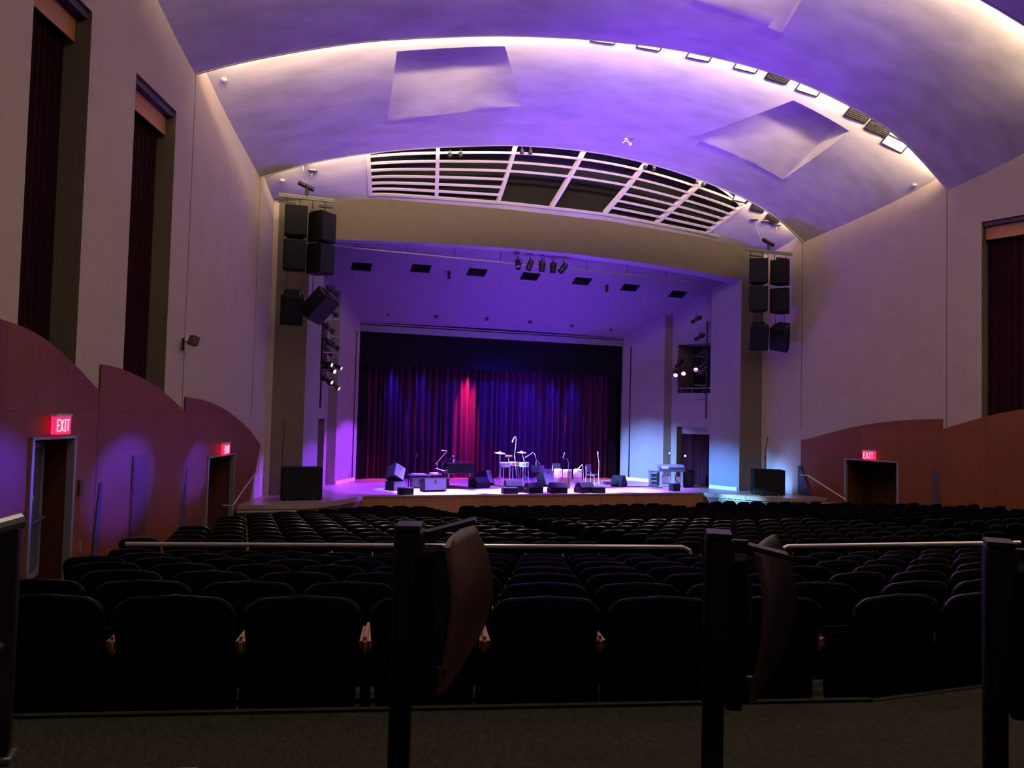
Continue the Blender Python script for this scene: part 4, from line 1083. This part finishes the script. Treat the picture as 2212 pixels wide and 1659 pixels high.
# microphone stands
def micstand(label, base, pole_top, boom=None, mic=None, col='black_metal', legs=3, r=.012):
    base = Vector(base); t = thing('microphone_stand', label, 'microphone stand', base)
    pt = Vector(pole_top)-base
    m = MB(); r = .009 if col == 'chrome' else r; m.cyl((0,0,.10), pt, r*1.2, n=8); m.build('pole', col, t)
    for k in range(legs):
        a = 2*PI*k/legs+.5; m = MB(); m.cyl((0,0,.16), (.28*math.cos(a), .28*math.sin(a), .012), r, n=6); m.build('leg', col, t)
    e = pt
    if boom:
        m = MB(); pts = [Vector(b)-base for b in boom]; m.tube(pts, r, 6); m.build('boom', col, t); e = pts[-1]
    if mic:
        d = Vector(mic).normalized(); m = MB(); m.cyl(e, e+d*.16, .014, .022, n=8); m.lathe([(0,.05),(.025,.03),(.028,0),(.02,-.03)], Matrix.Translation(e+d*.17) @ d.to_track_quat('Z','Y').to_matrix().to_4x4(), 10); m.build('microphone', 'case_grey' if col != 'chrome' else 'chrome', t)
    return t
def PX(x, y, Y): return at(x, y, Y)
micstand('dark microphone stand on the left end of the stage behind the subwoofer', S(607,1050,23.9), PX(611,960,23.9), [PX(611,965,23.9), PX(614,925,23.9)], (0.1,0,1))
micstand('dark microphone stand on the right end of the stage behind the subwoofer', S(1652,1050,23.6), PX(1653,985,23.6), [PX(1651,990,23.6), PX(1657,957,23.6)], (.1,0,1))
micstand('dark microphone stand near the curtain, left of the piano', S(897,1035,28.4), PX(897,995,28.4), [PX(896,1000,28.4), PX(898,990,28.4)], (.1,-.3,.6))
micstand('chrome microphone stand with boom over the piano keyboard', S(948,1040,26.9), PX(944,1000,26.9), [PX(941,1003,26.9), PX(952,990,26.9), PX(966,974,26.9)], (-1,0,.05), 'chrome')
micstand('tallest overhead microphone stand in the middle of the drums', S(1117,1040,27.3), PX(1112,985,27.3), [PX(1111,990,27.3), PX(1115,950,27.3), PX(1114,943,27.3), PX(1111,944,27.3)], (-.35,0,-.9), 'chrome')
micstand('curved boom microphone stand between the drums and music stand', S(1158,1042,27.0), PX(1158,995,27.0), [PX(1166,1003,27.0), PX(1158,992,27.0), PX(1155,980,27.0), PX(1151,977,27.0), PX(1145,982,27.0)], (-.7,0,-.4), 'chrome')
micstand('black microphone stand leaning over the middle conga', S(1228,1058,25.6), PX(1228,1000,25.6), [PX(1229,1004,25.6), PX(1226,992,25.6), PX(1216,990,25.6)], (.35,0,1))
micstand('short microphone stand at the right conga', S(1261,1048,26.0), PX(1259,1008,26.0), [PX(1259,1010,26.0), PX(1258,1004,26.0), PX(1254,1007,26.0)], (-.5,0,-.6), 'chrome')
micstand('straight microphone stand beside the right band chair', S(1292,1048,26.4), PX(1294,1000,26.4), [PX(1294,1000,26.4), PX(1292,988,26.4)], (-.1,0,1), 'chrome')
# grand piano
t = thing('grand_piano', 'black grand piano with its keyboard towards the left', 'piano', S(979, 1048, 26.4), 0.0)
out = [(-.55,-.72),(-.55,.72),(.15,.72)] + [(.15+.95*math.sin(a*PI/2/6)*.9, .72-.55*(1-math.cos(a*PI/2/6))*1.0-.05*a) for a in range(1,7)] + [(1.0,-.35),(.85,-.62),(.5,-.72)]
out = [(x*.68, y*.9) for x, y in out]
m = MB(); m.prism([(x,y,0) for x,y in out], (0,0,.52), (0,0,.86)); m.build('case', 'piano_black', t, bevel=.01)
m = MB(); m.prism([(x*1.02,y*1.02,0) for x,y in out], (0,0,.865), (0,0,.89)); m.build('lid', 'piano_black', t, bevel=.005)
m = MB(); m.box((-.44,0,.58), (.2,1.15,.06)); m.build('key_bed', 'piano_black', t, bevel=.008)
m = MB(); m.box((-.46,0,.615), (.14,1.05,.012)); m.build('white_keys', 'ivory', t, smooth=False)
m = MB()
for k in range(36):
    if k % 7 in (2, 6): continue
    m.box((-.43, -.5+k*.0285, .628), (.08,.012,.014))
m.build('black_keys', 'piano_black', t, smooth=False)
m = MB(); m.box((-.12,0,.99), (.02,.62,.24), (0,1.0,0)); m.build('music_desk', 'piano_black', t, smooth=False)
for x_, y_ in ((-.32,-.5),(-.32,.5),(.55,-.1)):
    m = MB(); m.lathe([(.035,0),(.05,.02),(.035,.06),(.055,.45),(.07,.53)], Matrix.Translation((x_,y_,0)), 10); m.build('leg', 'piano_black', t)
m = MB(); m.box((-.2,0,.12), (.08,.3,.05)); m.cyl((-.2,-.1,.14), (-.2,-.06,.6), .012); m.cyl((-.2,.1,.14), (-.2,.06,.6), .012); m.build('pedal_lyre', 'piano_black', t)
m = MB(); m.lathe([(0,0),(.035,.0),(.035,.13),(.015,.18),(.015,.22),(0,.22)]); o = m.build('water_bottle', 'drum_skin', None); o.location = PX(979,993,26.4); o.location.z = Z+.89; tag(o, 'white lit bottle standing on the piano lid', 'bottle')
# stool
def stool(label, loc, h_, w=.36):
    t = thing('piano_bench', label, 'bench', loc, .3)
    m = MB(); m.box((0,0,h_-.04), (w,w*.8,.08)); m.build('seat', 'white_paint' , t, bevel=.02)
    for sx in (-1,1):
        for sy in (-1,1): m = MB(); m.cyl((sx*w*.42,sy*w*.34,0), (sx*w*.4,sy*w*.32,h_-.08), .015); m.build('leg', 'black_metal', t)
stool('tall bench with bright white seat beside the piano keyboard', S(941, 1036, 26.5), .50)
# drums
def drum(name, label, loc, r, h_, z0, shell, tilt=(0,0,0), skin='drum_skin', n=22, legs=0):
    t = thing(name, label, 'drum', loc)
    mx = Matrix.Translation((0,0,z0)) @ Euler(tilt).to_matrix().to_4x4()
    m = MB(); m.lathe([(r,0),(r,h_)], mx, n); m.build('shell', shell, t)
    m = MB(); m.lathe([(0,h_+.004),(r*.97,h_+.004)], mx, n); m.build('drum_head', skin, t, fixn=False)
    m = MB(); m.lathe([(r*1.0,h_-.02),(r*1.05,h_-.02),(r*1.05,h_+.014),(r*.97,h_+.014)], mx, n); m.lathe([(r,0),(r*1.04,0),(r*1.04,.02),(r,.02)], mx, n); m.build('hoop', 'chrome', t)
    m = MB()
    for k in range(8):
        a = 2*PI*k/8; m.cyl(mx @ Vector((r*1.05*math.cos(a), r*1.05*math.sin(a), .01)), mx @ Vector((r*1.05*math.cos(a), r*1.05*math.sin(a), h_)), .008, n=5)
    m.build('lugs', 'chrome', t)
    if z0 > .2:
        for k in range(3):
            a = 2*PI*k/3; m = MB(); m.cyl((r*.9*math.cos(a), r*.9*math.sin(a), z0+.02), (r*1.2*math.cos(a), r*1.2*math.sin(a), 0), .012, n=6); m.build('leg', 'chrome', t)
    return t
drum('timbale_drum', 'left chrome shelled drum of the standing drum set', S(1089,1045,26.6), .18, .15, .70, 'drum_steel')
drum('timbale_drum', 'right chrome shelled drum of the standing drum set', S(1131,1045,26.7), .17, .15, .70, 'drum_steel')
drum('snare_drum', 'middle snare drum between the two chrome drums', S(1109,1045,26.9), .17, .13, .72, 'drum_shell')
t = thing('wood_block', 'small violet block on the rim between the drums', 'percussion', PX(1099,985,26.7)); m = MB(); m.box((0,0,0), (.25,.1,.07)); m.build('block', 'drum_shell', t, bevel=.008); m = MB(); m.cyl((0,0,-.03), (0,0,-.25), .01, n=6); m.build('post', 'chrome', t)
def cymbal(label, px, py, Y, r, tilt, foot):
    top_ = PX(px, py, Y); base = Vector((PX(foot, 1045, Y).x, Y, Z)); t = thing('cymbal_stand', label, 'cymbal', base)
    e = top_-base; mid = Vector((0,0,e.z*.62))
    m = MB(); m.cyl((0,0,.2), mid, .014, n=8); m.cyl(mid, e, .011, n=8); m.build('pole', 'chrome', t)
    for k in range(3): a = 2*PI*k/3; m = MB(); m.cyl((0,0,.38), (.3*math.cos(a), .3*math.sin(a), .01), .012, n=6); m.build('leg', 'chrome', t)
    m = MB(); m.lathe([(0,.05),(.03,.045),(.05,.02),(r*.6,.005),(r,-.015),(r,-.02),(.05,.012)], Matrix.Translation(e) @ Euler(tilt).to_matrix().to_4x4(), 24); m.build('cymbal', 'brass', t)
cymbal('left cymbal on a chrome stand above the drums', 1080, 978, 26.9, .20, (.1,.06,0), 1079)
cymbal('right cymbal on a chrome boom stand above the drums', 1127, 977, 26.9, .18, (.05,0,0), 1134)
# music stand
t = thing('music_stand', 'blue lit music stand in front of the tilted amplifier', 'music stand', S(1161,1048,26.2))
m = MB(); m.box((0,0,.66), (.52,.03,.26), (-.35,0,.1)); m.box((0,-.06,.53), (.42,.06,.01), (0,0,.1)); m.build('desk', 'black_paint', t, smooth=False)
m = MB(); m.cyl((0,0,.05), (0,0,.6), .014); m.build('pole', 'black_metal', t)
for k in range(3): a = 2*PI*k/3; m = MB(); m.cyl((0,0,.15), (.25*math.cos(a), .25*math.sin(a), .01), .01, n=6); m.build('leg', 'black_metal', t)
# congas
def conga(label, px, Y, shell, r=.15, h_=.66):
    t = thing('conga_drum', label, 'drum', S(px,1050,Y))
    prof = [(r*.62,0),(r*.66,.03),(r*.9,h_*.35),(r*1.04,h_*.62),(r*1.0,h_*.85),(r*.92,h_)]
    m = MB(); m.lathe(prof, None, 24); m.build('shell', shell, t)
    m = MB(); m.lathe([(0,h_+.006),(r*.86,h_+.006),(r*.95,h_-.01)], None, 24); m.build('drum_head', 'drum_skin', t, fixn=False)
    m = MB(); m.lathe([(r*.96,h_-.06),(r*1.02,h_-.06),(r*1.03,h_-.01),(r*.96,h_)], None, 24); m.lathe([(r*1.045,h_*.60),(r*1.06,h_*.60),(r*1.06,h_*.64),(r*1.045,h_*.64)], None, 24); m.build('rim', 'chrome', t)
    m = MB()
    for k in range(6): a = 2*PI*k/6; m.cyl((r*1.04*math.cos(a), r*1.04*math.sin(a), h_*.62), (r*1.02*math.cos(a), r*1.02*math.sin(a), h_-.03), .009, n=5)
    m.build('tension_rods', 'chrome', t)
    m = MB(); m.lathe([(r*.62,0),(r*.66,0),(r*.66,.03),(r*.62,.03)], None, 24); m.build('foot_ring', 'black_metal', t)
conga('leftmost of the three conga drums, pale shell', 1205, 26.0, 'drum_shell_light')
conga('middle of the three conga drums, dark reddish shell', 1225, 25.8, 'drum_shell')
conga('rightmost of the three conga drums, pale shell', 1247, 26.0, 'drum_shell_light')
# band chairs
def bchair(label, px, Y, rz):
    t = thing('band_chair', label, 'chair', S(px, 1046, Y), rz); t.scale = (.9, .9, .87)
    m = MB(); m.box((0,0,.45), (.44,.42,.05)); m.build('seat', 'chair_fabric', t, bevel=.02)
    m = MB(); m.box((0,.2,.72), (.40,.035,.34), (-.12,0,0)); bmesh.ops.bevel(m.bm, geom=m.bm.edges[:], offset=.015, segments=2, affect='EDGES'); m.build('backrest', 'chair_fabric', t)
    for sx in (-1,1):
        m = MB(); m.tube([(sx*.21,.24,.0),(sx*.20,.2,.45),(sx*.19,.23,.8)], .012, 6); m.build('leg', 'chrome', t)
        m = MB(); m.tube([(sx*.21,-.22,.0),(sx*.20,-.18,.42),(sx*.20,.18,.44)], .012, 6); m.build('leg', 'chrome', t)
bchair('dark band chair behind the conga drums', 1207, 27.4, .2)
bchair('dark band chair standing right of the conga drums', 1280, 26.9, .62)
# keyboard rig on the right
t = thing('keyboard_console', 'blue lit keyboard desk with open front at the right of the stage', 'keyboard', S(1449, 1047, 25.9), -.28)
W_ = .98
m = MB(); m.box((0,0,.72), (W_,.36,.18), (.25,0,0)); m.build('control_panel', 'case_grey', t, bevel=.01)
m = MB(); m.box((-.28,-.185,.74), (.26,.02,.07), (.25,0,0)); m.build('display', 'paper', t, smooth=False)
m = MB()
for k in range(9): m.box((-.05+k*.06,-.19,.73), (.03,.02,.02), (.25,0,0))
m.build('knobs', 'black_metal', t, smooth=False)
for x_ in (-.40,.0,.40): m = MB(); m.box((x_,0,.32), (.035,.3,.64)); m.build('upright', 'frame_metal', t, smooth=False)
m = MB(); m.box((0,0,.10), (.86,.32,.04)); m.box((0,0,.02), (.9,.36,.03)); m.build('shelf', 'frame_metal', t, smooth=False)
m = MB(); m.box((-.2,.05,.30), (.3,.2,.26)); m.box((.28,.06,.28), (.2,.18,.24)); m.build('power_unit', 'white_paint', t, bevel=.01)
m = MB(); m.tube([(-.3,-.1,.6),(-.22,-.14,.45),(-.1,-.1,.42)], .01, 6); m.tube([(.1,-.14,.62),(.15,-.15,.3),(.3,-.12,.16)], .018, 6); m.build('cables', 'black_metal', t)
t = thing('equipment_rack', 'small blue lit equipment rack left of the keyboard desk', 'rack', S(1413, 1042, 26.2), -.25)
m = MB(); 
for x_ in (-.16,.16): m.box((x_,0,.28), (.03,.3,.56))
m.box((0,0,.57), (.40,.32,.06)); m.box((0,0,.04), (.36,.3,.05)); m.build('frame', 'case_grey', t, smooth=False)
for k in range(3): m = MB(); m.box((0,-.02,.15+k*.14), (.29,.28,.10)); m.build('rack_unit', 'black_metal', t, smooth=False)
t = thing('guitar_amplifier', 'tall black amplifier stack right of the keyboard desk', 'amplifier', S(1486, 1048, 26.0), -.3)
m = MB(); m.box((0,0,.32), (.4,.35,.64)); m.build('cabinet', 'speaker_body', t, bevel=.01)
m = MB(); m.box((0,-.18,.32), (.34,.02,.56)); m.build('grille', 'speaker_grille', t, smooth=False)
for q, (px, py, r) in enumerate(((1446,979,.022),(1480,985,.034))):
    p = PX(px, py, 26.1); t = thing('work_lamp', '%s glowing lamp globe above the keyboard desk' % ('smaller left' if q == 0 else 'larger right'), 'lamp', p)
    m = MB(); m.lathe([(0,-r),(r*.7,-r*.7),(r,0),(r*.7,r*.7),(0,r)]); m.build('bulb', 'lens_white', t)
    m = MB(); m.cyl((0,.02,-r), (.0,.05,Z+.75-p.z), .008, n=6); m.build('stem', 'black_metal', t)
# cables lying on the stage
for q, pts in enumerate([[(1345,1050,26.2),(1375,1049,26.2),(1400,1050,26.1),(1430,1051,25.6)], [(990,1053,26),(1020,1056,25.8),(1050,1056,25.6),(1075,1054,25.8)]]):
    P3 = [S(a, b, c)+Vector((0,0,.015)) for a, b, c in pts]; t = MB(); t.tube(P3, .015, 6)
    tag(t.build('cable', 'black_metal'), 'dark cable snaking over the stage floor %s' % ('towards the keyboard desk' if q == 0 else 'between piano and drums'), 'cable')
